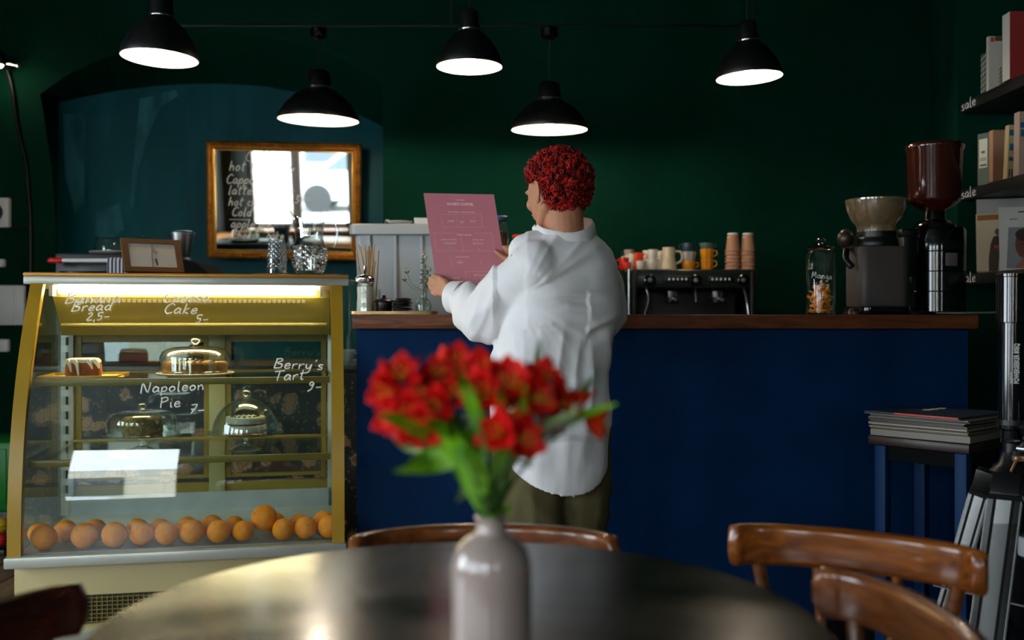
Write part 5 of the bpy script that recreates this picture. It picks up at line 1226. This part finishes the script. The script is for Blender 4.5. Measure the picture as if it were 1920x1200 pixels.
def petal_mesh(L_, w, curl, twist=0):
    rows = []
    n = 7
    for i in range(n+1):
        t = i/n; ww = w*(sin(pi*min(t*.94+.05, 1))**.8); z = L_*t; out = curl*t*t
        rows.append([V((ww*s*.5, -(out+.0)-.004*(1-s*s)*sin(pi*t), z-.25*curl*t*t)) for s in (-1, -.5, 0, .5, 1)])
    return rows
def floret(m):
    g = G()
    for k_ in range(6):
        a = k_*pi/3; outer = k_ % 2
        rows = petal_mesh(.034 if outer else .031, .027 if outer else .019, .020 if outer else .014); M_ = Matrix.Rotation(a, 4, 'Z') @ Matrix.Rotation(R(10), 4, 'X') @ Matrix.Translation((0, -.003, 0))
        vs = [[g.bm.verts.new(M_ @ p) for p in r] for r in rows]
        for A_, B_ in zip(vs, vs[1:]):
            for i in range(4): g._f([A_[i], A_[i+1], B_[i+1], B_[i]])
    me_o = g.build('flower', m, None, 80)
    md = me_o.modifiers.new('s', 'SOLIDIFY'); md.thickness = .0006; bake(me_o)
    return me_o
fl1 = floret(M_pet); fl2 = floret(M_pet2)
g = G()
for k_ in range(6): a = k_*1.05; g.tube([V((0, 0, .002)), V((.004*cos(a), .004*sin(a), .016)), V((.008*cos(a), .008*sin(a), .024))], .0006, 4); g.sph((.008*cos(a), .008*sin(a), .025), .0013, n=6)
stm = g.build('stamens', M_yel, None, 60)
mouth = V((vx, Yv, TZ+.150))
SLABEL = ['upper left outermost', 'left lower', 'left middle', 'upper left inner', 'low left', 'left centre', 'upper centre', 'top centre', 'centre right', 'right of centre', 'right upper', 'right outer', 'lower right', 'far right orange-red', 'middle', 'top right', 'left lowest', 'centre back']
HEADS = [(738, 700, 1.03), (762, 748, 1.01), (800, 705, 1.05), (850, 676, 1.08), (785, 772, 1.0), (832, 732, 1.02), (893, 682, 1.06), (908, 712, 1.02), (955, 694, 1.05), (990, 715, 1.02), (1030, 700, 1.07), (1042, 735, 1.08), (960, 792, .98), (1100, 758, 1.10), (868, 700, 1.1), (1018, 765, 1.09), (738, 755, 1.04), (935, 725, 1.10)]
random.seed(5)
for i, (px, py, Y) in enumerate(HEADS):
    h = W(px, py+13, Y); b = V((mouth.x+.007*cos(i*2.4), mouth.y+.007*sin(i*2.4), TZ+.04)); m0 = V((mouth.x+.0085*cos(i*2.4), mouth.y+.0085*sin(i*2.4), mouth.z+.006))
    d = h-m0; m1_ = m0+V((d.x*.35, d.y*.35, d.z*.55))
    P = crom([b, m0, m1_, h], 6)
    o = thing('alstroemeria', '%s red alstroemeria bloom in the bouquet' % SLABEL[i], 'flower', b, 0, 'red alstroemeria stems in the mauve vase')
    g = G(); g.tube([p-b for p in P], .0021, 8); g.build('stem', M_stem, o)
    out = (h-m1_).normalized(); nfl = (4 if i < 8 else 3) if i not in (12, 13, 16) else (3 if i == 12 else 2)
    for j in range(nfl):
        src = fl2 if (i == 13 or (i in (3, 6) and j == 0)) else fl1
        a = j*2*pi/nfl+i; perp = out.orthogonal().normalized(); dr = (Matrix.Rotation(a, 3, out) @ perp)
        dirn = (out*.7+dr*.85+V((0, -.35, .1))).normalized(); c = src.copy(); C.objects.link(c); c.parent = o; c.location = (h-b)-out*.008+dr*.007
        c.rotation_euler = dirn.to_track_quat('Z', 'Y').to_euler(); s = random.uniform(.76, .96); c.scale = (s, s, s)
        e = stm.copy(); C.objects.link(e); e.parent = c
    # small leaves under the bloom and along the stem
    for j in range(3):
        t = [.96, .8, .68][j]; p = P[int(t*(len(P)-1))]-b; a = j*2.2+i*1.3; L_ = random.uniform(.03, .055); dv = V((cos(a), sin(a)*.6, random.uniform(-.1, .6))).normalized()
        g = G(); rows = []; side = dv.cross(V((0, 0, 1))).normalized(); up_ = side.cross(dv)
        for q in range(8):
            tt = q/7; w = .0065*sin(pi*min(tt*.93+.04, 1)); c_ = p+dv*L_*tt-V((0, 0, 1))*.012*tt*tt; rows.append([c_-side*w, c_-up_*.0012, c_+side*w, c_+up_*.0004])
        g.loft(rows); g.build('leaf', M_leaf if (i+j) % 2 else M_leafd, o, 60)
for t in (fl1, fl2, stm): bpy.data.objects.remove(t)
def blade(pts, w, m, parent, name='leaf', twist=0, off=V((0, 0, 0)), face=V((0, -1, .3))):
    P = crom(pts, 6); g = G(); rows = []; n = len(P)
    for i, p in enumerate(P):
        t = i/(n-1); tg = (P[min(i+1, n-1)]-P[max(i-1, 0)]).normalized(); sd = tg.cross(face).normalized(); ww = w*.5*(sin(pi*min(t*.95+.05, .995))**.75); nn = sd.cross(tg)
        rows.append([p-off-sd*ww, p-off-nn*.0012, p-off+sd*ww, p-off+nn*.0004])
    g.loft(rows); return g.build(name, m, parent, 60)
LV = [('long bright leaf reaching left and level in the bouquet', [(905, 900), (880, 850), (820, 872), (738, 884)], .98, 34, 0),
('yellow-green leaf at the outer left under the red blooms', [(895, 900), (850, 830), (790, 800), (712, 778)], .97, 42, 0),
('broad green leaf left of the stems', [(900, 930), (870, 860), (820, 820), (762, 806)], .97, 48, 0),
('deep green leaf upright between the stems', [(905, 940), (880, 860), (845, 790), (822, 762)], 1.05, 40, 1),
('mid green leaf hanging towards the lower left', [(890, 880), (850, 850), (800, 850), (762, 876)], .98, 24, 0),
('pale leaf drooping lowest on the left', [(905, 890), (893, 893), (878, 912), (858, 940)], .99, 24, 2),
('bright vertical leaf in the middle left', [(905, 960), (878, 900), (880, 830), (885, 800)], .98, 30, 0),
('upper centre leaf in front of the red blooms', [(915, 860), (892, 780), (872, 725), (850, 694)], .97, 26, 0),
('upright leaf right of centre among the blooms', [(925, 900), (940, 830), (942, 770), (934, 730)], .98, 30, 0),
('short upright leaf at centre right of the blooms', [(935, 880), (965, 810), (985, 760), (982, 715)], .99, 26, 0),
('tall pointed leaf above the right blooms', [(940, 850), (985, 760), (1005, 690), (1012, 632)], 1.08, 18, 1),
('long leaf reaching far right', [(945, 880), (1000, 810), (1070, 785), (1158, 756)], 1.05, 26, 0),
('slender grey-green leaf rising at far right', [(960, 860), (1040, 800), (1085, 745), (1116, 702)], 1.09, 18, 1),
('deep green leaf low among the stems on the right', [(930, 955), (945, 900), (950, 840), (965, 800)], 1.06, 24, 1),
('yellow tipped leaf low beside the vase mouth', [(925, 968), (940, 962), (952, 955), (958, 940)], 1.02, 14, 0),
('small bright leaf below the left red blooms', [(892, 900), (858, 840), (835, 812), (800, 782)], .95, 36, 0),
('leaf crossing the stems left of centre', [(912, 930), (890, 870), (862, 830), (835, 800)], .96, 34, 0),
('dark leaf behind the left stems', [(900, 950), (868, 890), (845, 845), (800, 835)], 1.08, 30, 1),
('thin curved tendril leaf at far left', [(890, 900), (820, 850), (760, 842), (728, 810)], 1.06, 9, 2),
('slim green leaf bending right above the filler sprays', [(930, 930), (960, 860), (1020, 800), (1085, 770)], 1.0, 14, 2)]
for lb, pts, Y, w, mi in LV:
    P = [W(a, b_, Y+.012*j*(1 if j < 3 else -.4)) for j, (a, b_) in enumerate(pts)]; b = V((mouth.x+random.uniform(-.006, .006), mouth.y+random.uniform(-.006, .006), mouth.z-.02))
    o = thing('leafy_stem', lb, 'leaf', b, 0)
    g = G(); g.tube([p-b for p in crom([b, b+V((0, 0, .026)), P[0], P[1]], 5)], .0014, 6); g.build('stem', M_stem, o)
    blade(P[0:] if True else P, w*Y/F, [M_leaf, M_leafd, M_leafp][mi], o, off=b)
# white filler sprays
for k_, (pts, lb) in enumerate([([(935, 940), (975, 850), (1020, 808), (1075, 770)], 'white filler spray reaching right below the blooms'), ([(920, 950), (905, 850), (880, 780), (872, 745)], 'white filler spray left of centre'), ([(930, 930), (985, 840), (1010, 800), (990, 795)], 'short white filler spray behind the low bloom'), ([(925, 940), (1000, 800), (1025, 750), (1035, 728)], 'white filler spray among the right blooms'), ([(920, 940), (915, 860), (912, 830), (910, 800)], 'pale filler spray upright in the middle')]):
    P = crom([W(a, b_, 1.03+.01*k_) for a, b_ in pts], 8); b = V((mouth.x, mouth.y, mouth.z-.02)); o = thing('filler_spray', lb, 'flower', b, 0)
    g = G(); g.tube([V((0, 0, 0))]+[p-b for p in P], .0011, 6); g.build('stem', M_stem, o)
    g = G(); random.seed(k_)
    for q in range(34):
        p = P[random.randint(len(P)//3, len(P)-1)]+V([random.gauss(0, .0045) for _ in range(3)]); g.sph(p-b, (.0018, .0018, .0045), Matrix.Rotation(random.uniform(-1, 1), 4, 'Y'), 6)
    g.build('blossom', M_fill, o)
    for q in range(2): p = P[-1-q*4]-b; g = G(); g.sph(p, (.003, .003, .008), Matrix.Rotation(.4, 4, 'Y'), 10); g.build('bud', M_bud, o)
# ------------------------------------------------------------------ person
M_skin = mat('skin', (190, 132, 100), .5, sss=.12, noise_amt=.06, nscale=30)
M_shirt = mat('white_cotton', (236, 233, 234), .8, bump=.55, bscale=7, stretch=(1.6, 1.6, .9))
M_trou = mat('olive_cotton', (92, 84, 50), .85, bump=.1, bscale=200, noise_amt=.1)
pe = thing('person', 'person with short curly red hair in oversized white shirt and olive trousers holding a menu', 'person', (PX(1040, 2.95), 2.95, 0), 0)
PO = pe.location.copy()
Yh = 2.92
hc = W(1041, 354, Yh); HR = Matrix.Translation(hc) @ Matrix.Rotation(R(40), 4, 'Z') @ Matrix.Rotation(R(-13), 4, 'X')
def hp(x, y, z): return HR @ V((x, y, z))
HM = HR.to_3x3().to_4x4()
sL, eL, wL = W(984, 496, 2.86), W(917, 590, 2.96), W(850, 556, 3.10)
sR, eR, wR = W(1120, 492, 3.00), W(1122, 585, 3.04), W(983, 500, 3.15)
nk = W(1064, 440, 2.93)
g = G()
# head
g.sph(hp(0, -.012, .025), (.074, .092, .082), HM, 28); g.sph(hp(0, .025, -.01), (.064, .068, .085), HM, 24)
g.sph(hp(0, .045, -.055), (.050, .045, .045), HM, 20); g.caps(hp(0, .068, -.088), hp(0, .055, -.08), .019, .024)
for s in (-1, 1):
    g.caps(hp(s*.05, -.0, -.06), hp(s*.02, .06, -.088), .018, .016); g.sph(hp(s*.034, .072, -.03), (.02, .014, .02), HM, 14)
    g.sph(hp(s*.083, -.012, -.012), (.007, .021, .033), HM @ Matrix.Rotation(R(s*30), 4, 'Z'), 16); g.sph(hp(s*.078, -.002, -.040), (.008, .010, .012), HM, 10)
    g.sph(hp(s*.030, .078, .012), (.017, .012, .008), HM, 12)
g.caps(hp(0, .088, .012), hp(0, .106, -.022), .008, .011); g.sph(hp(0, .103, -.026), (.015, .011, .008), HM, 12)
g.sph(hp(0, .093, -.052), (.022, .010, .006), HM, 12); g.sph(hp(0, .090, -.062), (.019, .010, .006), HM, 12)
# neck and trunk
g.caps(nk+V((0, .01, -.06)), hp(0, -.02, -.045), .060, .055, 20); g.caps(nk+V((.0, .0, -.02)), hp(0, -.045, -.03), .050, .046, 18)
g.caps(sL.lerp(nk, .12)+V((0, 0, .0)), sR.lerp(nk, .12), .05, .05, 16); g.caps(nk+V((-.06, -.02, -.03)), sL, .045, .05); g.caps(nk+V((.05, .02, -.03)), sR, .045, .05)
cst = W(1048, 540, 2.95); pel = W(1034, 790, 2.95)
g.sph(cst, (.125, .09, .15), Matrix.Rotation(R(28), 4, 'Z'), 20); g.caps(cst, pel, .10, .115, 20); g.sph(pel+V((0, 0, -.02)), (.15, .105, .10), Matrix.Rotation(R(28), 4, 'Z'), 20)
g.chain([sL, eL, wL], [.045, .034, .024], 14); g.chain([sR, eR, wR], [.045, .034, .024], 14)
hipL, hipR = pel+V((-.075, -.03, -.04)), pel+V((.075, .03, -.04)); kL, kR = V((PX(1000, 2.9), 2.90, .46)), V((PX(1092, 2.98), 2.99, .46)); aL, aR = V((PX(997, 2.93), 2.93, .09)), V((PX(1098, 3.0), 3.03, .09))
g.chain([hipL, kL, aL], [.085, .052, .035], 16); g.chain([hipR, kR, aR], [.085, .052, .035], 16)
for a_ in (aL, aR): g.chain([a_+V((0, -.03, -.05)), a_+V((-.02, .06, -.055)), a_+V((-.05, .15, -.06))], [.03, .03, .02], 12)
# hands
def P3(px, py, Y): return W(px, py, Y)
# left hand: palm + four fingers behind the menu edge, thumb in front
pw = wL; pc = P3(832, 538, 3.125)
for dy in (-9, -1, 7, 13): g.chain([pw+V((0, 0, -dy*.0006)), P3(834, 538+dy, 3.12), P3(817, 534+dy*1.05, 3.145)], [.019, .014, .0095], 10)
for j, (y, xk) in enumerate(((524, 808), (533, 806), (542, 808), (550, 812))): g.chain([P3(819, y+2, 3.142), P3(xk, y-2, 3.158), P3(xk+4, y-4, 3.176), P3(xk+20, y-5, 3.183)], [.0092, .0088, .0078, .0066], 10)
g.chain([P3(846, 545, 3.105), P3(835, 530, 3.118), P3(825, 521, 3.130), P3(813, 517, 3.139)], [.0145, .0115, .0095, .0075], 10)
# right hand
for dx in (-8, 0, 8): g.chain([wR, P3(968+dx*.3, 490+dx, 3.15), P3(955, 479+dx*1.2, 3.162)], [.019, .0145, .0095], 10)
for j, (y, xt) in enumerate(((466, 926), (477, 922), (488, 924), (497, 928))): g.chain([P3(957, y+4, 3.160), P3(947, y-1, 3.172), P3(942, y-1, 3.186), P3(xt, y, 3.190)], [.0092, .0086, .0076, .0064], 10)
g.chain([P3(975, 497, 3.142), P3(957, 489, 3.146), P3(943, 482, 3.150), P3(930, 471, 3.152)], [.0145, .0115, .0095, .0078], 10)
body = g.build('body', M_skin, pe); bake(body, voxel=.0032, smooth_it=3, dec=.5)
for v in body.data.vertices: v.co -= PO
# face details
Mw, Mi_, Ml = mat('eye_white', (230, 226, 220), .2), mat('iris_brown', (50, 28, 16), .2), mat('lips', (168, 84, 76), .45)
g = G()
for s in (-1, 1): g.sph(hp(s*.030, .0715, .0), (.011, .010, .010), HM, 16)
e_ = g.build('eyes', Mw, pe); e_.location = -PO
g = G()
for s in (-1, 1): g.sph(hp(s*.030, .0800, -.001), (.0055, .003, .0055), HM, 12)
e2 = g.build('iris', Mi_, e_)
g = G(); g.sph(hp(0, .0985, -.051), (.020, .005, .0045), HM, 14); g.sph(hp(0, .0965, -.060), (.017, .005, .005), HM, 14); q = g.build('lips', Ml, pe); q.location = -PO
g = G()
for s in (-1, 1): g.chain([hp(s*.015, .088, .020), hp(s*.032, .086, .026), hp(s*.048, .074, .020)], [.003, .0035, .002], 8)
q = g.build('eyebrow', mat('brow_brown', (60, 24, 16), .8), pe); q.location = -PO
# hair: cap plus thousands of small curls in one part
M_hair = mat('red_hair', (186, 30, 20), .5, col2=(92, 12, 10), nscale=45, spec=.35)
def hair_ok(d):  # d: unit dir in head space, from hair centre
    x, y, z = d
    if y > .35 and z < .42: return False
    if z < -.90: return False
    if y > -.10 and z < -.12 and abs(x) > .3: return False     # ears free
    if y > .05 and z < .10: return False
    return True
hcz = V((0, -.016, .010)); rad = V((.091, .102, .100))
g = G(); g.sph(HR @ hcz, (.084, .099, .092), HM, 36)
Hi = HR.inverted()
dl = [v for v in g.bm.verts if not hair_ok(((Hi @ v.co)-hcz).normalized())]; bmesh.ops.delete(g.bm, geom=dl, context='VERTS')
hr = g.build('hair', mat('hair_gap_shade', (38, 8, 8), .8), pe, 60); hr.location = -PO  # near-black cap: shade in the gaps between curls put into its colour
rnd = random.Random(4); verts, faces = [], []; n_c = 0
while n_c < 2100:
    d = V((rnd.gauss(0, 1), rnd.gauss(0, 1), rnd.gauss(0, 1))).normalized()
    if not hair_ok(d): continue
    n_c += 1
    low = max(0, -d.z-.35); s_ = 1+rnd.uniform(-.07, .07)+.06*noise.noise(d*4.5); s_ -= .06*low
    c = HR @ (hcz+V((rad.x*d.x*s_, rad.y*d.y*s_, rad.z*d.z*s_))); rr = rnd.uniform(.0050, .0092); tr_ = rnd.uniform(.0017, .0028)
    
    if min((Hi @ c - V((sx_*.085, -.006, -.014))).length for sx_ in (-1, 1)) < .034: continue
    ax = V((rnd.gauss(0, 1), rnd.gauss(0, 1), rnd.gauss(0, 1))).normalized(); u = ax.orthogonal().normalized(); w_ = ax.cross(u); turns = rnd.uniform(1.2, 2.0); ns = 13; a0 = rnd.uniform(0, 6.28)
    base = len(verts)
    for i in range(ns):
        a = a0+turns*2*pi*i/(ns-1); p = c+(u*cos(a)+w_*sin(a))*rr+ax*(.009*(i/(ns-1)-.5)); rdir = (u*cos(a)+w_*sin(a))
        for k_ in range(3):
            b_ = 2*pi*k_/3; verts.append(p+rdir*tr_*cos(b_)+ax*tr_*sin(b_))
    for i in range(ns-1):
        for k_ in range(3):
            k2 = (k_+1) % 3; faces.append((base+i*3+k_, base+i*3+k2, base+(i+1)*3+k2, base+(i+1)*3+k_))
me = bpy.data.meshes.new('hair_curls'); me.from_pydata(verts, [], faces); me.materials.append(M_hair); me.shade_smooth()
q = bpy.data.objects.new('hair_curls', me); C.objects.link(q); q.parent = hr; q['kind'] = 'stuff'
# shirt
yw = Matrix.Rotation(R(24), 3, 'Z')
def ring(px, py, hw, dep, Y, n=44, zf=None, sq=2.4):
    c = W(px, py, Y); o = []
    hwm = hw*Y/F
    for k_ in range(n):
        a = 2*pi*k_/n; ca, sa = cos(a), sin(a); x = abs(ca)**(2/sq)*(1 if ca > 0 else -1)*hwm; y = abs(sa)**(2/sq)*(1 if sa > 0 else -1)*dep
        v = yw @ V((x/.97, y, 0)); z = zf(ca, sa) if zf else 0
        o.append(c+v+V((0, 0, z)))
    return o
hem = lambda ca, sa: -.045*(abs(sa)**1.2)+.045*abs(ca)**2
g = G()
R_ = [(1064, 428, 40, .050, 2.935), (1065, 438, 52, .062, 2.935), (1064, 452, 68, .078, 2.935), (1060, 468, 90, .092, 2.93), (1057, 500, 100, .110, 2.93), (1053, 550, 105, .122, 2.93), (1048, 600, 106, .128, 2.93), (1038, 650, 105, .130, 2.93), (1033, 700, 104, .132, 2.93), (1033, 760, 105, .135, 2.93), (1036, 820, 102, .135, 2.93)]
rings = [ring(*r) for r in R_]+[ring(1038, 862, 97, .13, 2.93, zf=lambda c_, s_: hem(c_, s_)*.6), ring(1038, 893, 94, .128, 2.93, zf=hem)]
g.loft(rings[::-1])
for r_ in (1, -1): pass
g.chain([sL+V((.03, 0, -.01)), sL.lerp(eL, .5)+V((0, 0, -.012)), eL+V((.0, 0, -.012)), eL.lerp(wL, .45)+V((0, 0, -.006)), wL+V((.018, -.01, -.004))], [.082, .080, .076, .066, .050], 20)
g.chain([sR+V((-.03, 0, -.01)), sR.lerp(eR, .5)+V((.004, 0, 0)), eR+V((.006, -.015, -.01)), eR.lerp(wR, .5), wR+V((.02, -.006, -.006))], [.080, .076, .070, .056, .046], 20)
g.caps(W(1000, 520, 2.92), W(960, 640, 2.93), .085, .055, 18)      # loose cloth below the left armpit
g.caps(W(985, 470, 2.90), W(1040, 462, 2.93), .055, .06, 16)
sh = g.build('shirt', M_shirt, pe); bake(sh, voxel=.0065, smooth_it=5)
bm = bmesh.new(); bm.from_mesh(sh.data); bm.normal_update()
def ridge(v): return 1-abs(v)*2.2
def fold(p):
    px = 960+F*p.x/p.y; py = HY-(p.z-CZ)*F/p.y; s = 0
    def band(u, v, fu, fv, seed): return ridge(noise.noise(V((u*fu, v*fv, seed))))
    # distance from the armpit, folds fan out from it
    ax, ay = px-975, py-560; ang = math.atan2(ay, ax); rad_ = math.hypot(ax, ay)
    if px > 930:
        f = band(ang*2.6, rad_*.004, 1.9, 1, 3.1); w = math.exp(-((rad_-95)/80)**2)*max(0, cos(ang+.15)); s += .0045*f*w
        f = band(px*.02, py*.0045, 1.1, 1.0, 7.7); w = 1/(1+math.exp(-(py-630)/12)); s += .0055*f*w*(1 if py < 800 else .6)
        f = band((px*.7+py)*.010, (px-py)*.004, 1.2, 1, 12.0); s += .005*f/(1+math.exp(-(py-690)/20))
        f = band((py-px*.5)*.016, px*.005, 1.0, 1, 5.0); s += .004*f*max(0, 1-abs(py-560)/110)
        if px > 1100: f = band((py+px*.6)*.03, px*.006, 1.0, 1, 9.0); s += .006*f*max(0, 1-abs(py-600)/90)
    else:
        f = band((px+py*.35)*.034, (py-px)*.006, 1.0, 1, 2.2); s += .0075*f
        f = band((px*.3+py)*.02, px*.012, 1.0, 1, 22.2); s += .003*f
    yk = py-(616-(px-960)*.055)                       # yoke seam across the back
    if px > 985 and p.y < 2.98: s += .0028/(1+math.exp(max(-30, min(30, yk/1.2)))) - .0014
    return s
for v in bm.verts: v.co += v.normal*(2.1*fold(v.co)-.005)*(1-.75*min(1, max(0, (.72-v.co.z)/.08)))
bm.to_mesh(sh.data); bm.free()
md = sh.modifiers.new('s', 'SMOOTH'); md.iterations = 1; md.factor = .5
bake(sh)
for v in sh.data.vertices: v.co -= PO
# collar: a folded band around the neck with points falling to the front left
def crv(px, py, Y): return W(px, py, Y)
g = G(); path = [(1008, 432, 2.84+.08), (1022, 440, 2.885), (1050, 447, 2.865), (1078, 447, 2.87), (1098, 440, 2.89), (1108, 428, 2.93), (1100, 420, 2.98), (1070, 418, 3.03), (1030, 422, 3.03)]
P = crom([W(*p) for p in path], 8)
g.sweep(P, [(.0, .016), (.005, .018), (.011, .010), (.016, -.014), (.013, -.017), (.006, .004), (.001, -.012), (-.002, -.010)], up=V((0, 0, 1)))
q = g.build('collar', M_shirt, pe, 60); q.location = -PO
g = G(); P = crom([W(1002, 424, 3.02), W(1003, 432, 3.0), W(1008, 441, 2.97), W(1017, 450, 2.94)], 5); g.sweep(P, [(.0, .006), (.003, .006), (.003, -.008), (0, -.008)], up=V((.6, -.4, .7))); q = g.build('collar_point', M_shirt, pe, 60); q.location = -PO
for nm, a_, b_, r0, r1 in (('left', wL+V((.026, -.014, -.005)), wL+V((-.010, .004, 0)), .054, .047), ('right', wR+V((.03, -.01, -.008)), wR+V((.004, .002, -.001)), .046, .040)):
    d = b_-a_; T = Matrix.Translation(a_) @ d.to_track_quat('Z', 'Y').to_matrix().to_4x4(); L_ = d.length
    g = G(); g.lathe([(r0-.004, 0), (r0, 0), (r1+.002, L_), (r1, L_+.002), (r1-.004, L_), (r1-.006, L_*.3)], 32, T, mod=lambda a, z: 1+.035*sin(a*3+1)); q = g.build('cuff', M_shirt, pe, 50); q.location = -PO
# trousers
g = G(); g.sph(pel+V((0, 0, .0)), (.165, .125, .13), Matrix.Rotation(R(24), 4, 'Z'), 24)
g.chain([hipL+V((0, 0, .0)), hipL.lerp(kL, .55), kL, aL+V((0, 0, .02))], [.108, .094, .082, .072], 22); g.chain([hipR+V((0, 0, 0)), hipR.lerp(kR, .55), kR, aR+V((0, 0, .02))], [.106, .092, .080, .072], 22)
tr_ = g.build('trousers', M_trou, pe); bake(tr_, voxel=.008, smooth_it=5)
bm = bmesh.new(); bm.from_mesh(tr_.data); bm.normal_update()
for v in bm.verts:
    p = v.co; f = 1-2*abs(noise.noise(V(((p.x*.6+p.z)*13, (p.x-p.z)*4, p.y*3)))); f2 = 1-2*abs(noise.noise(V((p.x*16, p.z*3.5, p.y*5+9))))
    v.co += v.normal*(.008*f+.006*f2-.006)
bm.to_mesh(tr_.data); bm.free()
for v in tr_.data.vertices: v.co -= PO
for a_ in (aL, aR):
    g = G(); T = Matrix.Translation((a_.x-.01, a_.y+.04, 0)) @ Matrix.Rotation(R(18), 4, 'Z')
    g.loft([[T @ V((x, y, z)) for x, y in rrect(a, b, a*.42, 5)] for a, b, z in ((.088, .25, 0), (.094, .258, .012), (.09, .25, .03))]); s_o = g.build('shoe', M_white, pe, 50); s_o.location = -PO
    g = G(); g.loft([[T @ V((x, y+dy, z)) for x, y in rrect(a, b, a*.42, 5)] for a, b, z, dy in ((.088, .246, .03, 0), (.084, .225, .055, -.01), (.072, .15, .08, -.04), (.07, .10, .10, -.06))]); g.build('shoe_upper', M_black, s_o, 50)
# ------------------------------------------------------------------ menu
TLm, TRm, BLm = W(794, 362, 3.20), W(926, 364.5, 3.20), W(822, 553, 3.142)
U = (TRm-TLm); Vv = (BLm-TLm); wM, hM = U.length, Vv.length; un = U.normalized(); vn = -Vv.normalized(); nn = un.cross(vn).normalized(); vn2 = nn.cross(un)
MT = Matrix(((un.x, vn.x, nn.x, 0), (un.y, vn.y, nn.y, 0), (un.z, vn.z, nn.z, 0), (0, 0, 0, 1)))
# nn should point to the camera (-y)
mn = thing('menu_card', 'dusty pink printed menu card held by the person', 'menu', BLm, 0)
g = G(); MM = MT
g.loft([[MM @ V((x, y, z)) for x, y in ((0, 0), (wM, 0), (wM, hM), (0, hM))] for z in (-.0012, 0)])
g.build('card', mat('dusty_pink_card', (192, 114, 126), .55, noise_amt=.04, nscale=6), mn, 0)
M_mt = mat('menu_print', (246, 214, 212), .6)
def at(px, py):  # picture position on the upright text plane -> local card coords
    d = V(((px-960)/F, 1, -(py-HY)/F)); n_ = MM.to_3x3() @ V((0, 0, 1)); s = n_.dot(BLm-V((0, 0, CZ)))/n_.dot(d); p = V((0, 0, CZ))+d*s-BLm
    # solve p = a*un + b*vn
    A_ = Matrix(((un.dot(un), un.dot(vn)), (un.dot(vn), vn.dot(vn)))); r_ = A_.inverted() @ V((p.dot(un), p.dot(vn))); return r_
def tx_(txt, px, py, size, **kw):
    r_ = at(px, py); return (txt, size, MM @ Matrix.Translation((r_.x, r_.y, .0006)), dict(depth=.0002, **kw))
join_text([tx_('The original', 862, 376, .006), tx_("ROSIE'S COFFEE", 863, 385, .0118, bold=.0002), tx_('OUR COFFEE - YOUR PLEASURE', 865, 399, .0062), tx_('COFFEE', 845, 416, .0068),
 tx_('1.5', 868, 408.5, .0045), tx_('2.0', 888, 408.5, .0045), tx_('espresso\nlatte', 866, 416, .0045), tx_('cappuccino\nflat white', 887, 414, .0045),
 tx_("Today's specials", 870, 441.5, .0075), tx_('SANDWICHES', 842, 450.5, .0066, space=1.25), tx_('APPLE PIE', 896, 451, .0066, space=1.3), tx_('toasted bread with ham\nand home made butter', 844, 455.5, .0042), tx_('with cinnamon and\ncream or ice cream', 896, 456, .0042), tx_('10', 845, 466.5, .005), tx_('12', 898, 467.5, .005),
 tx_('PANCAKES', 867, 483, .0066, space=1.4), tx_('honey\nstrawberries\nlemon', 862, 490, .0046), tx_('7\n8\n7', 902, 490, .0046), tx_('DESSERTS', 850, 523.5, .0088), tx_('BREAKFASTS', 902, 517.5, .0066, space=1.25), tx_('all day', 904, 523, .005), tx_('omelette\nporridge\nfried eggs\ntoast', 893, 531, .0048), tx_('cakes\ntarts', 846, 533, .0048)], 'menu_print', M_mt, mn)
g = G()
def ln(a, b):
    p, q_ = at(*a), at(*b); g.tube([MM @ V((p.x, p.y, .0004)), MM @ V((q_.x, q_.y, .0004))], .00028, 4)
def rect_(x0, y0, x1, y1, sk=.135, gap=None):
    f = lambda x, y: (x+(y-y0)*sk, y); ln(f(x0, y0), f(x0, y1)); ln(f(x0, y1), f(x1, y1)); ln(f(x1, y0), f(x1, y1))
    if gap: ln(f(x0, y0), (gap[0], y0)); ln((gap[1], y0), f(x1, y0))
    else: ln(f(x0, y0), f(x1, y0))
rect_(827, 402, 902, 426); ln((855, 402), (858, 426)); rect_(814, 437, 923, 470, gap=(850, 888)); ln((864, 442), (869, 470)); rect_(872, 509, 930, 550); ln((844, 478), (848, 500))
g.build('ruled_boxes', M_mt, mn, 0)
# the templates sit where their things stand; nothing else to do
